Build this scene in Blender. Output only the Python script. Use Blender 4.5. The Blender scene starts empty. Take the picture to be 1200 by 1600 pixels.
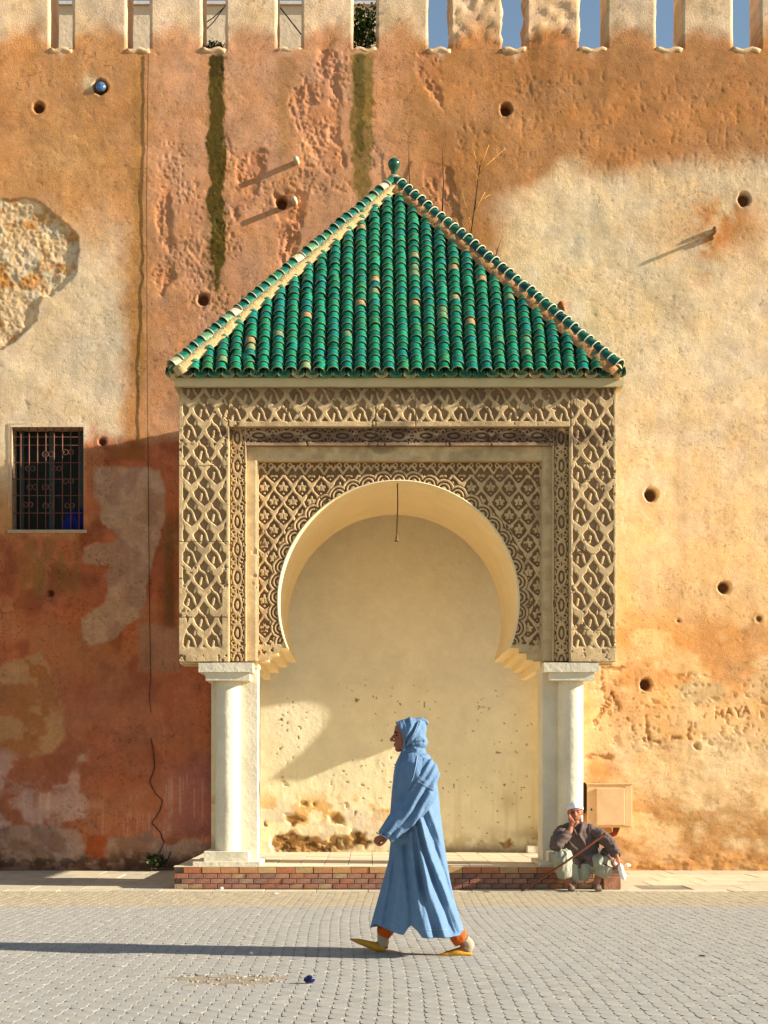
import bpy, bmesh, math, random
import numpy as np
from mathutils import Vector, Matrix, Euler
random.seed(7); rng = np.random.default_rng(11)
S = bpy.context.scene
C = S.collection
# ------------------------------------------------------------------ camera / light
F, VX, VY, H = 2300.0, 575.0, 1215.0, 1.31          # focal length in photo pixels, principal point, eye height
cam_d = bpy.data.cameras.new('camera'); cam = bpy.data.objects.new('camera', cam_d); C.objects.link(cam)
cam.location = (0, 0, H); cam.rotation_euler = (math.radians(90), 0, 0)
cam_d.sensor_fit = 'HORIZONTAL'; cam_d.sensor_width = 36; cam_d.lens = F/1200*36
cam_d.shift_x = (600-VX)/1200; cam_d.shift_y = (VY-800)/1200
cam_d.clip_end = 2000; S.camera = cam
SX, SY, SZ = 1.0, -0.158, 0.415                       # direction towards the sun
sun_az = math.atan2(SX, SY); sun_el = math.atan2(SZ, math.hypot(SX, SY))
w = bpy.data.worlds.new('World'); S.world = w; w.use_nodes = True
nt = w.node_tree; bg = nt.nodes['Background']
sky = nt.nodes.new('ShaderNodeTexSky'); sky.sky_type = 'NISHITA'; sky.sun_disc = False
sky.sun_elevation = sun_el; sky.sun_rotation = sun_az; sky.dust_density = 0.2; sky.air_density = 1.3; sky.ozone_density = 1.0
nt.links.new(sky.outputs[0], bg.inputs[0]); bg.inputs[1].default_value = 0.068
sl = bpy.data.lights.new('sun', 'SUN'); sl.energy = 5.0; sl.angle = math.radians(0.6); sl.color = (1.0, 0.91, 0.77)
so = bpy.data.objects.new('sun', sl); C.objects.link(so)
so.rotation_euler = Vector((SX, SY, SZ)).to_track_quat('Z', 'Y').to_euler()
S.view_settings.view_transform = 'Standard'; S.view_settings.look = 'None'
S.view_settings.gamma = 1; S.view_settings.use_curve_mapping = False
S.view_settings.exposure = 1.12
S.render.resolution_x = 768; S.render.resolution_y = 1024
S.render.engine = 'CYCLES'

# ------------------------------------------------------------------ helpers
def X(px, Y): return (px-VX)*Y/F
def Z(py, Y): return H-(py-VY)*Y/F
def P(px, py, Y): return Vector((X(px, Y), Y, Z(py, Y)))
def s2l(c):
    c = np.asarray(c, float)/255.0
    return np.where(c <= .04045, c/12.92, ((c+.055)/1.055)**2.4)
def L3(*c): return tuple(float(v) for v in s2l(c))

def mat(name, col, rough=.9, noise=.12, scale=12, bump=.15, bscale=60, rand=0, island=False, attr=False, spec=.3, metal=0,
        ramp=None, coat=0, speck=0, sscale=60, brough=.6):
    m = bpy.data.materials.new(name); m.use_nodes = True
    t = m.node_tree; N = t.nodes; K = t.links
    b = N['Principled BSDF']; b.inputs['Roughness'].default_value = rough; b.inputs['Specular IOR Level'].default_value = spec
    b.inputs['Metallic'].default_value = metal; b.inputs['Coat Weight'].default_value = coat
    tc = N.new('ShaderNodeTexCoord')
    n1 = N.new('ShaderNodeTexNoise'); n1.inputs['Scale'].default_value = scale; n1.inputs['Detail'].default_value = 6
    K.new(tc.outputs['Object'], n1.inputs['Vector'])
    mr = N.new('ShaderNodeMapRange'); mr.inputs['From Min'].default_value = .25; mr.inputs['From Max'].default_value = .75
    mr.inputs['To Min'].default_value = 1-noise; mr.inputs['To Max'].default_value = 1+noise
    K.new(n1.outputs['Fac'], mr.inputs['Value'])
    if attr:
        src = N.new('ShaderNodeAttribute'); src.attribute_name = 'col'; cs = src.outputs['Color']
    elif ramp:
        if island: r = N.new('ShaderNodeNewGeometry'); rs = r.outputs['Random Per Island']
        else: r = N.new('ShaderNodeObjectInfo'); rs = r.outputs['Random']
        cr = N.new('ShaderNodeValToRGB'); cr.color_ramp.interpolation = 'LINEAR'
        el = cr.color_ramp.elements
        while len(el) < len(ramp): el.new(.5)
        for e, (p, cc) in zip(el, ramp): e.position = p; e.color = (*cc, 1)
        K.new(rs, cr.inputs[0]); cs = cr.outputs[0]
    else:
        src = N.new('ShaderNodeRGB'); src.outputs[0].default_value = (*col, 1); cs = src.outputs[0]
    if speck:
        n3 = N.new('ShaderNodeTexNoise'); n3.inputs['Scale'].default_value = sscale; n3.inputs['Detail'].default_value = 5; n3.inputs['Roughness'].default_value = .75
        K.new(tc.outputs['Object'], n3.inputs['Vector'])
        m3 = N.new('ShaderNodeMapRange'); m3.inputs['From Min'].default_value = .3; m3.inputs['From Max'].default_value = .7
        m3.inputs['To Min'].default_value = 1-speck; m3.inputs['To Max'].default_value = 1+speck; K.new(n3.outputs['Fac'], m3.inputs['Value'])
        mm = N.new('ShaderNodeMath'); mm.operation = 'MULTIPLY'; K.new(mr.outputs[0], mm.inputs[0]); K.new(m3.outputs[0], mm.inputs[1]); mr = mm
    mx = N.new('ShaderNodeVectorMath'); mx.operation = 'SCALE'
    K.new(cs, mx.inputs[0]); K.new(mr.outputs[0], mx.inputs['Scale'])
    K.new(mx.outputs[0], b.inputs['Base Color'])
    if bump:
        n2 = N.new('ShaderNodeTexNoise'); n2.inputs['Scale'].default_value = bscale; n2.inputs['Detail'].default_value = 8
        n2.inputs['Roughness'].default_value = brough
        K.new(tc.outputs['Object'], n2.inputs['Vector'])
        bp = N.new('ShaderNodeBump'); bp.inputs['Strength'].default_value = bump; bp.inputs['Distance'].default_value = .02
        K.new(n2.outputs['Fac'], bp.inputs['Height']); K.new(bp.outputs[0], b.inputs['Normal'])
    m['bsdf'] = 1
    return m

def mesh_obj(name, me, m=None, parent=None, smooth=False):
    o = bpy.data.objects.new(name, me); C.objects.link(o)
    if m: me.materials.append(m)
    if parent: o.parent = parent
    if smooth:
        me.polygons.foreach_set('use_smooth', [True]*len(me.polygons))
    return o
def from_bm(name, bm, m=None, parent=None, smooth=False):
    bmesh.ops.recalc_face_normals(bm, faces=bm.faces)
    me = bpy.data.meshes.new(name); bm.to_mesh(me); bm.free()
    return mesh_obj(name, me, m, parent, smooth)
def thing(name, label, cat, loc=(0, 0, 0), group=None):
    o = bpy.data.objects.new(name, None); C.objects.link(o); o.location = (0, 0, 0)
    o['label'] = label; o['category'] = cat
    if group: o['group'] = group
    return o
def tag(o, label, cat, group=None):
    o['label'] = label; o['category'] = cat
    if group: o['group'] = group
    return o
def box_bm(bm, x0, x1, y0, y1, z0, z1, bev=0):
    r = bmesh.ops.create_cube(bm, size=1, matrix=Matrix.Translation(((x0+x1)/2, (y0+y1)/2, (z0+z1)/2)) @ Matrix.Diagonal((abs(x1-x0), abs(y1-y0), abs(z1-z0), 1)))
    if bev:
        vs = set(r['verts']); es = [e for e in bm.edges if e.verts[0] in vs and e.verts[1] in vs]
        bmesh.ops.bevel(bm, geom=es, offset=bev, segments=2, affect='EDGES', profile=.6)
def box(name, x0, x1, y0, y1, z0, z1, m, parent=None, bev=0):
    bm = bmesh.new(); box_bm(bm, x0, x1, y0, y1, z0, z1, bev)
    return from_bm(name, bm, m, parent)
def rough_box(name, x0, x1, y0, y1, z0, z1, m, parent=None, step=.06, amp=.006, bev=.008, f=6, seed=0):
    """plastered box: subdivided, edges slightly worn"""
    bm = bmesh.new(); box_bm(bm, x0, x1, y0, y1, z0, z1)
    for ax, (a, b) in enumerate(((x0, x1), (y0, y1), (z0, z1))):
        n = max(1, int(abs(b-a)/step))
        for i in range(1, n):
            co = [0, 0, 0]; co[ax] = a+(b-a)*i/n; no = [0, 0, 0]; no[ax] = 1
            bmesh.ops.bisect_plane(bm, geom=bm.verts[:]+bm.edges[:]+bm.faces[:], plane_co=co, plane_no=no)
    vs = bm.verts[:]; co = np.array([v.co[:] for v in vs])
    nx = fbm(co[:, 0]*f+co[:, 1]*f+seed, co[:, 2]*f+co[:, 1]*2, 3)-.5
    ny = fbm(co[:, 0]*f+31+seed, co[:, 2]*f+co[:, 1]*f, 3)-.5
    nz = fbm(co[:, 0]*f+71+seed, co[:, 1]*f+co[:, 2]*f, 3)-.5
    for i, v in enumerate(vs): v.co += Vector((nx[i], ny[i], nz[i]))*2*amp
    return from_bm(name, bm, m, parent, True if False else False)
def prism(name, pts, axis, a, b, m, parent=None, tri=True):
    """extrude a 2-D outline; axis 'y': pts are (x,z); axis 'x': pts are (y,z)"""
    bm = bmesh.new()
    def mk(p, t): return bm.verts.new((p[0], t, p[1]) if axis == 'y' else ((t, p[0], p[1]) if axis == 'x' else (p[0], p[1], t)))
    A = [mk(p, a) for p in pts]; B = [mk(p, b) for p in pts]
    from mathutils.geometry import tessellate_polygon
    for t in tessellate_polygon([[Vector((p[0], p[1], 0)) for p in pts]]):
        bm.faces.new([A[i] for i in t]); bm.faces.new([B[i] for i in t])
    n = len(pts)
    for i in range(n): bm.faces.new((A[i], B[i], B[(i+1) % n], A[(i+1) % n]))
    return from_bm(name, bm, m, parent)
def tube_geo(pts, rad, n=10, cap=True):
    """tube through points; rad per point, a number or (across, updown); returns verts, faces"""
    pts = [Vector(p) for p in pts]; V = []; Fc = []
    prev = None
    for i, p in enumerate(pts):
        if i == 0: d = pts[1]-pts[0]
        elif i == len(pts)-1: d = pts[-1]-pts[-2]
        else: d = (pts[i+1]-pts[i]).normalized()+(pts[i]-pts[i-1]).normalized()
        d.normalize()
        if prev is None:
            u = d.cross(Vector((0, 0, 1)) if abs(d.z) < .9 else Vector((0, 1, 0))).normalized()
        else:
            u = (prev-d*prev.dot(d)).normalized()
        prev = u; v = d.cross(u)
        r = rad[i] if isinstance(rad, (list, tuple)) else rad
        ra, rb = (r if isinstance(r, (list, tuple)) else (r, r))
        for k in range(n):
            a = 2*math.pi*k/n; V.append(p+u*math.cos(a)*ra+v*math.sin(a)*rb)
    m = len(pts)
    for i in range(m-1):
        for k in range(n):
            a = i*n+k; b = i*n+(k+1) % n; Fc.append((a, b, b+n, a+n))
    if cap:
        Fc.append(tuple(range(n))[::-1]); Fc.append(tuple(range((m-1)*n, m*n)))
    return V, Fc
def geo_bm(bm, geo):
    V, Fc = geo; vs = [bm.verts.new(v) for v in V]
    for f in Fc:
        try: bm.faces.new([vs[i] for i in f])
        except ValueError: pass
def tube(name, pts, rad, m, parent=None, n=8, smooth=True):
    bm = bmesh.new(); geo_bm(bm, tube_geo(pts, rad, n)); return from_bm(name, bm, m, parent, smooth)
def lathe_geo(c, prof, n=20):
    V = []; Fc = []
    for r, z in prof:
        for k in range(n):
            a = 2*math.pi*k/n; V.append((c[0]+r*math.cos(a), c[1]+r*math.sin(a), c[2]+z))
    for i in range(len(prof)-1):
        for k in range(n):
            a = i*n+k; b = i*n+(k+1) % n; Fc.append((a, b, b+n, a+n))
    Fc.append(tuple(range(n))[::-1]); Fc.append(tuple(range((len(prof)-1)*n, len(prof)*n)))
    return V, Fc
def lathe(name, c, prof, m, parent=None, n=20, smooth=True):
    bm = bmesh.new(); geo_bm(bm, lathe_geo(c, prof, n)); return from_bm(name, bm, m, parent, smooth)
def ell_geo(c, r, rot=None, n=14, k=9):
    V = []; Fc = []; R = rot.to_matrix() if rot else Matrix.Identity(3)
    for i in range(k+1):
        ph = math.pi*(i+.02)/(k+.04)
        for j in range(n):
            a = 2*math.pi*j/n
            V.append(Vector(c)+R @ Vector((r[0]*math.sin(ph)*math.cos(a), r[1]*math.sin(ph)*math.sin(a), r[2]*math.cos(ph))))
    for i in range(k):
        for j in range(n):
            a = i*n+j; b = i*n+(j+1) % n; Fc.append((a, b, b+n, a+n))
    Fc.append(tuple(range(n))[::-1]); Fc.append(tuple(range(k*n, (k+1)*n)))
    return V, Fc
def fused(name, geos, voxel, m, parent=None, smooth_it=2, deform=None):
    """one continuous skin grown over overlapping volumes"""
    bm = bmesh.new()
    for g in geos: geo_bm(bm, g)
    bmesh.ops.recalc_face_normals(bm, faces=bm.faces)
    me = bpy.data.meshes.new('tmp'); bm.to_mesh(me); bm.free()
    o = bpy.data.objects.new('tmp', me); C.objects.link(o)
    md = o.modifiers.new('r', 'REMESH'); md.mode = 'VOXEL'; md.voxel_size = voxel
    sm = o.modifiers.new('s', 'SMOOTH'); sm.iterations = smooth_it; sm.factor = .5
    dg = bpy.context.evaluated_depsgraph_get()
    out = bpy.data.meshes.new_from_object(o.evaluated_get(dg)); out.name = name
    bpy.data.objects.remove(o); bpy.data.meshes.remove(me)
    if deform:
        co = np.empty(len(out.vertices)*3); out.vertices.foreach_get('co', co); co = co.reshape(-1, 3)
        no = np.empty(len(out.vertices)*3); out.vertices.foreach_get('normal', no); no = no.reshape(-1, 3)
        out.vertices.foreach_set('co', deform(co, no).ravel()); out.update()
    out.materials.clear()
    return mesh_obj(name, out, m, parent, True)

# ---- numpy noise
_T = rng.random((512, 512))
def vnoise(x, y):
    xi = np.floor(x).astype(int); yi = np.floor(y).astype(int); fx = x-xi; fy = y-yi
    fx = fx*fx*(3-2*fx); fy = fy*fy*(3-2*fy)
    a = _T[xi % 512, yi % 512]; b = _T[(xi+1) % 512, yi % 512]; c = _T[xi % 512, (yi+1) % 512]; d = _T[(xi+1) % 512, (yi+1) % 512]
    return (a*(1-fx)+b*fx)*(1-fy)+(c*(1-fx)+d*fx)*fy
def fbm(x, y, o=5, g=.5):
    s = 0; a = 1; t = 0
    for i in range(o):
        s = s+a*vnoise(x*2**i+17.3*i, y*2**i+9.1*i); t += a; a *= g
    return s/t
def sst(a, b, x):
    t = np.clip((x-a)/(b-a), 0, 1); return t*t*(3-2*t)
def sdf(PX, PY, pts, closed=True):
    n = len(pts); d = np.full(PX.shape, 1e9); ins = np.zeros(PX.shape, bool)
    for i in range(n if closed else n-1):
        ax, ay = pts[i]; bx, by = pts[(i+1) % n]
        ex, ey = bx-ax, by-ay
        t = np.clip(((PX-ax)*ex+(PY-ay)*ey)/(ex*ex+ey*ey+1e-9), 0, 1)
        d = np.minimum(d, np.hypot(PX-ax-t*ex, PY-ay-t*ey))
        if closed and ay != by:
            c = ((ay > PY) != (by > PY)) & (PX < (bx-ax)*(PY-ay)/(by-ay)+ax); ins ^= c
    return np.where(ins, -d, d) if closed else d
def pl(PX, PY, pts): return sdf(PX, PY, pts, False)
def lerp(a, b, m): return a*(1-m[..., None])+np.asarray(b)*m[..., None]

def grid_obj(name, xs, zs, Y, m, parent, hf, cf=None, keep=None, plane_px=True, smooth=True):
    """relief sheet facing the camera: xs, zs in photo pixels of the plane Y; hf gives relief towards the viewer (m); cf colour"""
    PX, PY = np.meshgrid(xs, zs)                # rows: zs
    h = hf(PX, PY)
    co = np.stack([(PX-VX)*Y/F, Y-h, H-(PY-VY)*Y/F], -1).reshape(-1, 3)
    nr, nc = PX.shape
    idx = np.arange(nr*nc).reshape(nr, nc)
    q = np.stack([idx[:-1, :-1], idx[1:, :-1], idx[1:, 1:], idx[:-1, 1:]], -1).reshape(-1, 4)
    if keep is not None:
        cx = (PX[:-1, :-1]+PX[1:, 1:])/2; cy = (PY[:-1, :-1]+PY[1:, 1:])/2
        q = q[keep(cx, cy).ravel()]
        used = np.zeros(nr*nc, bool); used[q.ravel()] = True
        new = np.cumsum(used)-1; q = new[q]
    else: used = np.ones(nr*nc, bool)
    me = bpy.data.meshes.new(name)
    me.vertices.add(int(used.sum())); me.vertices.foreach_set('co', co[used].ravel())
    me.loops.add(q.size); me.loops.foreach_set('vertex_index', q.ravel())
    me.polygons.add(len(q)); me.polygons.foreach_set('loop_start', np.arange(0, q.size, 4))
    me.polygons.foreach_set('use_smooth', np.ones(len(q), bool)*smooth)
    me.update(calc_edges=True)
    if cf is not None:
        c = cf(PX, PY, h).reshape(-1, 3)[used]
        c4 = np.concatenate([np.clip(c, 0.004, .95), np.ones((len(c), 1))], 1)
        at = me.color_attributes.new('col', 'FLOAT_COLOR', 'POINT'); at.data.foreach_set('color', c4.ravel())
    me.validate()
    return mesh_obj(name, me, m, parent)

# ------------------------------------------------------------------ planes
YW = 20.74; YP = 17.32; YF = 17.45
YO1 = YF+.065; YO2 = YF+.13; YPN = YF+.19
YSB = 19.89
ZT = 0.262                                           # platform top
ZSP = Z(1035, YF)                                    # underside of the carved block
XL, XR = X(280, YF), X(962, YF)
ZTOP = Z(606, YF)

# ------------------------------------------------------------------ ground
M_ground = mat('sandy_mortar', L3(132, 122, 108), noise=.25, scale=3, bump=.3, bscale=40)
bm = bmesh.new()
g = 300
vs = [bm.verts.new(p) for p in ((-g, -g, -.014), (g, -g, -.014), (g, g, -.014), (-g, g, -.014))]; bm.faces.new(vs)
ground = from_bm('ground', bm, M_ground); ground['kind'] = 'structure'

grey = [(0, L3(160, 156, 147)), (.3, L3(167, 162, 152)), (.6, L3(163, 159, 150)), (.85, L3(171, 165, 153)), (1, L3(162, 155, 144))]
sandy = [(0, L3(174, 160, 132)), (.5, L3(180, 166, 138)), (1, L3(168, 155, 132))]
PKW = dict(rough=.88, noise=.14, scale=9, bump=.4, bscale=90, spec=.25, speck=.10, sscale=50)
M_pav = mat('paver_grey', None, ramp=grey, **PKW); M_pavi = mat('paver_grey_field', None, ramp=grey, island=True, **PKW)
M_pavs = mat('paver_sandy', None, ramp=sandy, **PKW); M_pavsi = mat('paver_sandy_field', None, ramp=sandy, island=True, **PKW)
cob = bpy.data.objects.new('cobbled_street', None); C.objects.link(cob); cob['kind'] = 'structure'
PW, PL_, CH = .088, .176, .0225
def paver_pts(k=1.0):
    a, b = PW/2-.0003, PL_/2-.0003; c = CH
    return [(-a+c, -b), (a-c, -b), (a, -b+c), (a, b-c), (a-c, b), (-a+c, b), (-a, b-c), (-a, -b+c)]
def paver_geo():
    o = paver_pts(); V = []; Fc = []
    for z, k in ((-.03, 0), (-.0009, 0), (0, .0012)):
        for x, y in o:
            r = math.hypot(x, y); V.append(Vector((x*(1-k/r*1.0), y*(1-k/r*1.0), z)))
    for lv in range(2):
        for i in range(8):
            j = (i+1) % 8; Fc.append((lv*8+i, lv*8+j, lv*8+8+j, lv*8+8+i))
    Fc.append(tuple(range(16, 24)))
    return V, Fc
pg = paver_geo()
bmp = bmesh.new(); geo_bm(bmp, pg); bmesh.ops.recalc_face_normals(bmp, faces=bmp.faces)
pme = bpy.data.meshes.new('paver'); bmp.to_mesh(pme); pme.materials.append(M_pav); bmp.free()
spots = []
YJ = F*H/(1392.5-VY)                                  # street / pavement joint
for i in range(-80, 80):
    for j in range(34, 116):
        u = i*PW; v = j*PL_+(i % 2)*PL_/2
        x = u+.035*math.sin(v*.8); y = v+.03*math.sin(u*1.1)+.04*u
        if y < 7.4 or y > YJ-.10: continue
        hw = (1200-VX)*y/F+.25
        if x > hw or x < -((VX)*y/F+.25): continue
        rot = -.5*(.028*math.cos(v*.8))+.5*(.04+.033*math.cos(u*1.1))
        # sunken patch where blocks are lost
        ex = (x-X(350, 9.56))/.40; ey = (y-9.56)/.24; dd = math.hypot(ex, ey)
        z = 0
        if dd < 1.7: z = -.006*max(0, 1-dd/1.7)
        if dd < .78+.2*random.random(): continue
        z += random.gauss(0, .0008)
        spots.append((y, x, z, rot+random.gauss(0, .004), random.gauss(0, .0025), random.gauss(0, .0025)))
spots.sort()
YB = F*H/(1416-VY)
def field(name, sp, m):
    V = []; n = 0
    base = np.array([v[:] for v in pg[0]]); allv = []; allf = []
    for (y, x, z, r, tx, ty) in sp:
        c, s_ = math.cos(r), math.sin(r)
        q = base.copy(); q[:, 0], q[:, 1] = base[:, 0]*c-base[:, 1]*s_, base[:, 0]*s_+base[:, 1]*c
        q[:, 2] += z+q[:, 0]*ty+q[:, 1]*tx; q[:, 0] += x; q[:, 1] += y
        allv.append(q); allf += [tuple(k+n for k in f) for f in pg[1]]; n += len(q)
    me = bpy.data.meshes.new(name); me.from_pydata(np.concatenate(allv).tolist(), [], allf); me.update()
    o = mesh_obj(name, me, m, cob); o['kind'] = 'stuff'; return o
for (y, x, z, r, tx, ty) in spots[:300]:
    o = bpy.data.objects.new('paver', pme); C.objects.link(o); o.parent = cob
    o.location = (x, y, z); o.rotation_euler = (tx, -ty, r)
field('paver_field', [s for s in spots[300:] if s[0] < YB], M_pavi)
field('paver_border', [s for s in spots[300:] if s[0] >= YB], M_pavsi)
# sand in the sunken patch
M_sand = mat('sand', L3(158, 144, 122), noise=.3, scale=14, bump=.8, bscale=60)
bm = bmesh.new()
cx_, cy_ = X(350, 9.56), 9.56
for i in range(9):
    pass
vsr = []
c0 = bm.verts.new((cx_, cy_, -.006)); ring = []
for rr, zz in ((.5, -.004), (.85, -.005), (1.15, -.016)):
    ring.append([bm.verts.new((cx_+.45*rr*math.cos(a)*(1+.15*math.sin(3*a)), cy_+.40*rr*math.sin(a)*(1+.2*math.sin(2*a+1)), zz+.004*math.sin(5*a)*(rr < 1))) for a in [2*math.pi*k/28 for k in range(28)]])
for k in range(28): bm.faces.new((c0, ring[0][k], ring[0][(k+1) % 28]))
for a in range(2):
    for k in range(28): bm.faces.new((ring[a][k], ring[a+1][k], ring[a+1][(k+1) % 28], ring[a][(k+1) % 28]))
o = from_bm('sand_patch', bm, M_sand, cob, True); o['kind'] = 'stuff'
# rubble chips in it
M_chip = mat('chips', L3(160, 148, 130), noise=.2)
bm = bmesh.new()
for k in range(70):
    a = random.random()*6.28; r = random.random()**.5*.42; s_ = random.uniform(.004, .013)
    geo_bm(bm, ell_geo((cx_+r*math.cos(a), cy_+.8*r*math.sin(a), -.003), (s_*1.3, s_, s_*.8), Euler((random.random(), 0, random.random()*3)), 6, 4))
o = from_bm('gravel_chips', bm, M_chip, cob); o['kind'] = 'stuff'

# pavement slabs between street and wall
M_slab = mat('pavement_slab', None, ramp=[(0, L3(190, 178, 152)), (.4, L3(204, 190, 160)), (.7, L3(184, 172, 148)), (1, L3(208, 194, 162))], rough=.9, noise=.14, scale=5, bump=.3, bscale=60)
pav = bpy.data.objects.new('pavement', None); C.objects.link(pav); pav['kind'] = 'structure'
sy = [YJ+.0, YJ+.30, YJ+.98, YJ+1.66, YJ+2.34, YJ+3.02, YW+.1]
XPL, XPR = X(272, YP), X(970, YP)
k = 0
for r in range(6):
    y0, y1 = sy[r], sy[r+1]
    wd = .6; off = (r*.37) % .6
    x = -6.6-off
    while x < 8.0:
        x1 = x+wd
        if not (x < XPR+.02 and x1 > XPL-.02 and y1 > YP+.05) or x1 < XPL+.5 or x > XPR-.5:
            a0, a1 = x, x1
            hole = (r == 1 and X(985, 17.5) < (x+x1)/2 < X(1050, 17.5))
            rr = random.Random(k); k += 1
            if not (a0 < XPL < a1 and y1 > YP and False):
                b = bmesh.new(); z1 = rr.gauss(0, .002)-(.02 if hole else 0)-.001
                box_bm(b, a0+.005, a1-.005, y0+.005, y1-.005, z1-.05, z1, .004)
                from_bm('slab', b, M_slab, pav)
        x = x1

# ------------------------------------------------------------------ the city wall: colour + relief authored on the wall itself (photo px of plane YW)
M_wall = mat('old_render', None, attr=True, rough=.95, noise=.10, scale=5, bump=.42, bscale=50, spec=.15, speck=.14, sscale=40, brough=.72)
RUB = [(-60, 318), (0, 312), (30, 309), (48, 312), (66, 322), (86, 338), (104, 352), (110, 360), (121, 372), (124, 388), (121, 402), (120, 418), (112, 436), (98, 448), (80, 464), (62, 462), (59, 480), (56, 500), (46, 512), (22, 536), (0, 548), (-60, 560)]
PINK = [(148, 730), (172, 724), (196, 732), (230, 728), (250, 738), (256, 760), (258, 800), (250, 842), (240, 868), (230, 900), (228, 940), (218, 966), (198, 978), (176, 1000), (140, 1012), (126, 990), (124, 966), (150, 950), (168, 940), (166, 905), (170, 884), (128, 884), (128, 856), (150, 846), (176, 844), (184, 838), (160, 820), (156, 790), (146, 760)]
TAN1 = [(-40, 1046), (30, 1030), (66, 1018), (74, 1040), (90, 1074), (100, 1110), (104, 1160), (80, 1180), (40, 1184), (10, 1176), (-40, 1160)]
BASEP = [(-40, 1300), (30, 1290), (60, 1288), (120, 1298), (134, 1330), (150, 1345), (172, 1312), (200, 1308), (232, 1296), (250, 1310), (262, 1320), (300, 1312), (345, 1318), (345, 1380), (-40, 1380)]
HOLES = [(60, 168, 8, .10), (157, 136, 11, .10), (790, 171, 9, .14), (1162, 312, 10, .10), (1017, 773, 10, .12), (1132, 918, 9, .12), (1009, 1070, 9, .13),
         (80, 927, 5, .06), (318, 468, 9, .08), (440, 316, 9, .12), (160, 690, 6, .05), (1089, 1166, 5, .06), (1061, 970, 3, .02), (1186, 967, 5, .012)]
ERO = [[(503, 70), (525, 60), (528, 110), (531, 150), (515, 150), (500, 120), (494, 90)],
       [(455, 140), (500, 120), (530, 150), (532, 210), (540, 260), (515, 280), (490, 250), (470, 210), (452, 180)],
       [(370, 245), (400, 230), (420, 240), (405, 280), (395, 310), (372, 345), (360, 320), (366, 285)],
       [(428, 300), (480, 300), (480, 345), (465, 375), (450, 390), (435, 350)],
       [(250, 292), (266, 296), (268, 340), (272, 380), (262, 396), (246, 378), (244, 340)],
       [(240, 415), (258, 412), (276, 432), (262, 450), (250, 462), (238, 440)],
       [(664, 252), (700, 258), (712, 290), (722, 340), (735, 372), (700, 350), (668, 310)],
       [(648, 80), (668, 74), (690, 90), (684, 130), (690, 170), (670, 150), (650, 120)],
       [(425, 350), (440, 350), (470, 360), (460, 420), (440, 430)]]
CR1 = [(910, 1180), (930, 1184), (955, 1182)]
CR2 = [(938, 1050), (942, 1074), (955, 1084), (968, 1112), (985, 1128), (990, 1145), (1000, 1155), (1030, 1158), (1062, 1152)]
CR3 = [(1048, 1060), (1072, 1054), (1100, 1056), (1118, 1061)]
CR4 = [(1010, 1120), (1014, 1156)]
CR4b = [(1078, 1130), (1076, 1152)]
CR5 = [(940, 1042), (975, 1044)]
LETT = [[(1118, 1122), (1119, 1112), (1124, 1118), (1128, 1110), (1129, 1121)], [(1134, 1120), (1138, 1107), (1144, 1118)], [(1136, 1114), (1142, 1114)],
        [(1148, 1106), (1153, 1113), (1159, 1104)], [(1153, 1113), (1154, 1120)], [(1160, 1117), (1165, 1104), (1170, 1115)], [(1162, 1112), (1168, 1112)],
        [(930, 1134), (934, 1130), (931, 1124), (927, 1126), (930, 1134)], [(933, 1120), (939, 1113), (937, 1122)], [(938, 1110), (943, 1106), (944, 1112), (940, 1116)],
        [(943, 1102), (950, 1106)], [(946, 1098), (953, 1102)], [(949, 1092), (955, 1096)], [(952, 1088), (957, 1082), (960, 1090)]]
WIN = (18.5, 130.5, 667, 828)
def warp(PX, PY, k=5, s=22):
    return PX+k*2*(fbm(PX/s, PY/s, 4)-.5), PY+k*2*(fbm(PX/s+50, PY/s+80, 4)-.5)
_cache = {}
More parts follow.
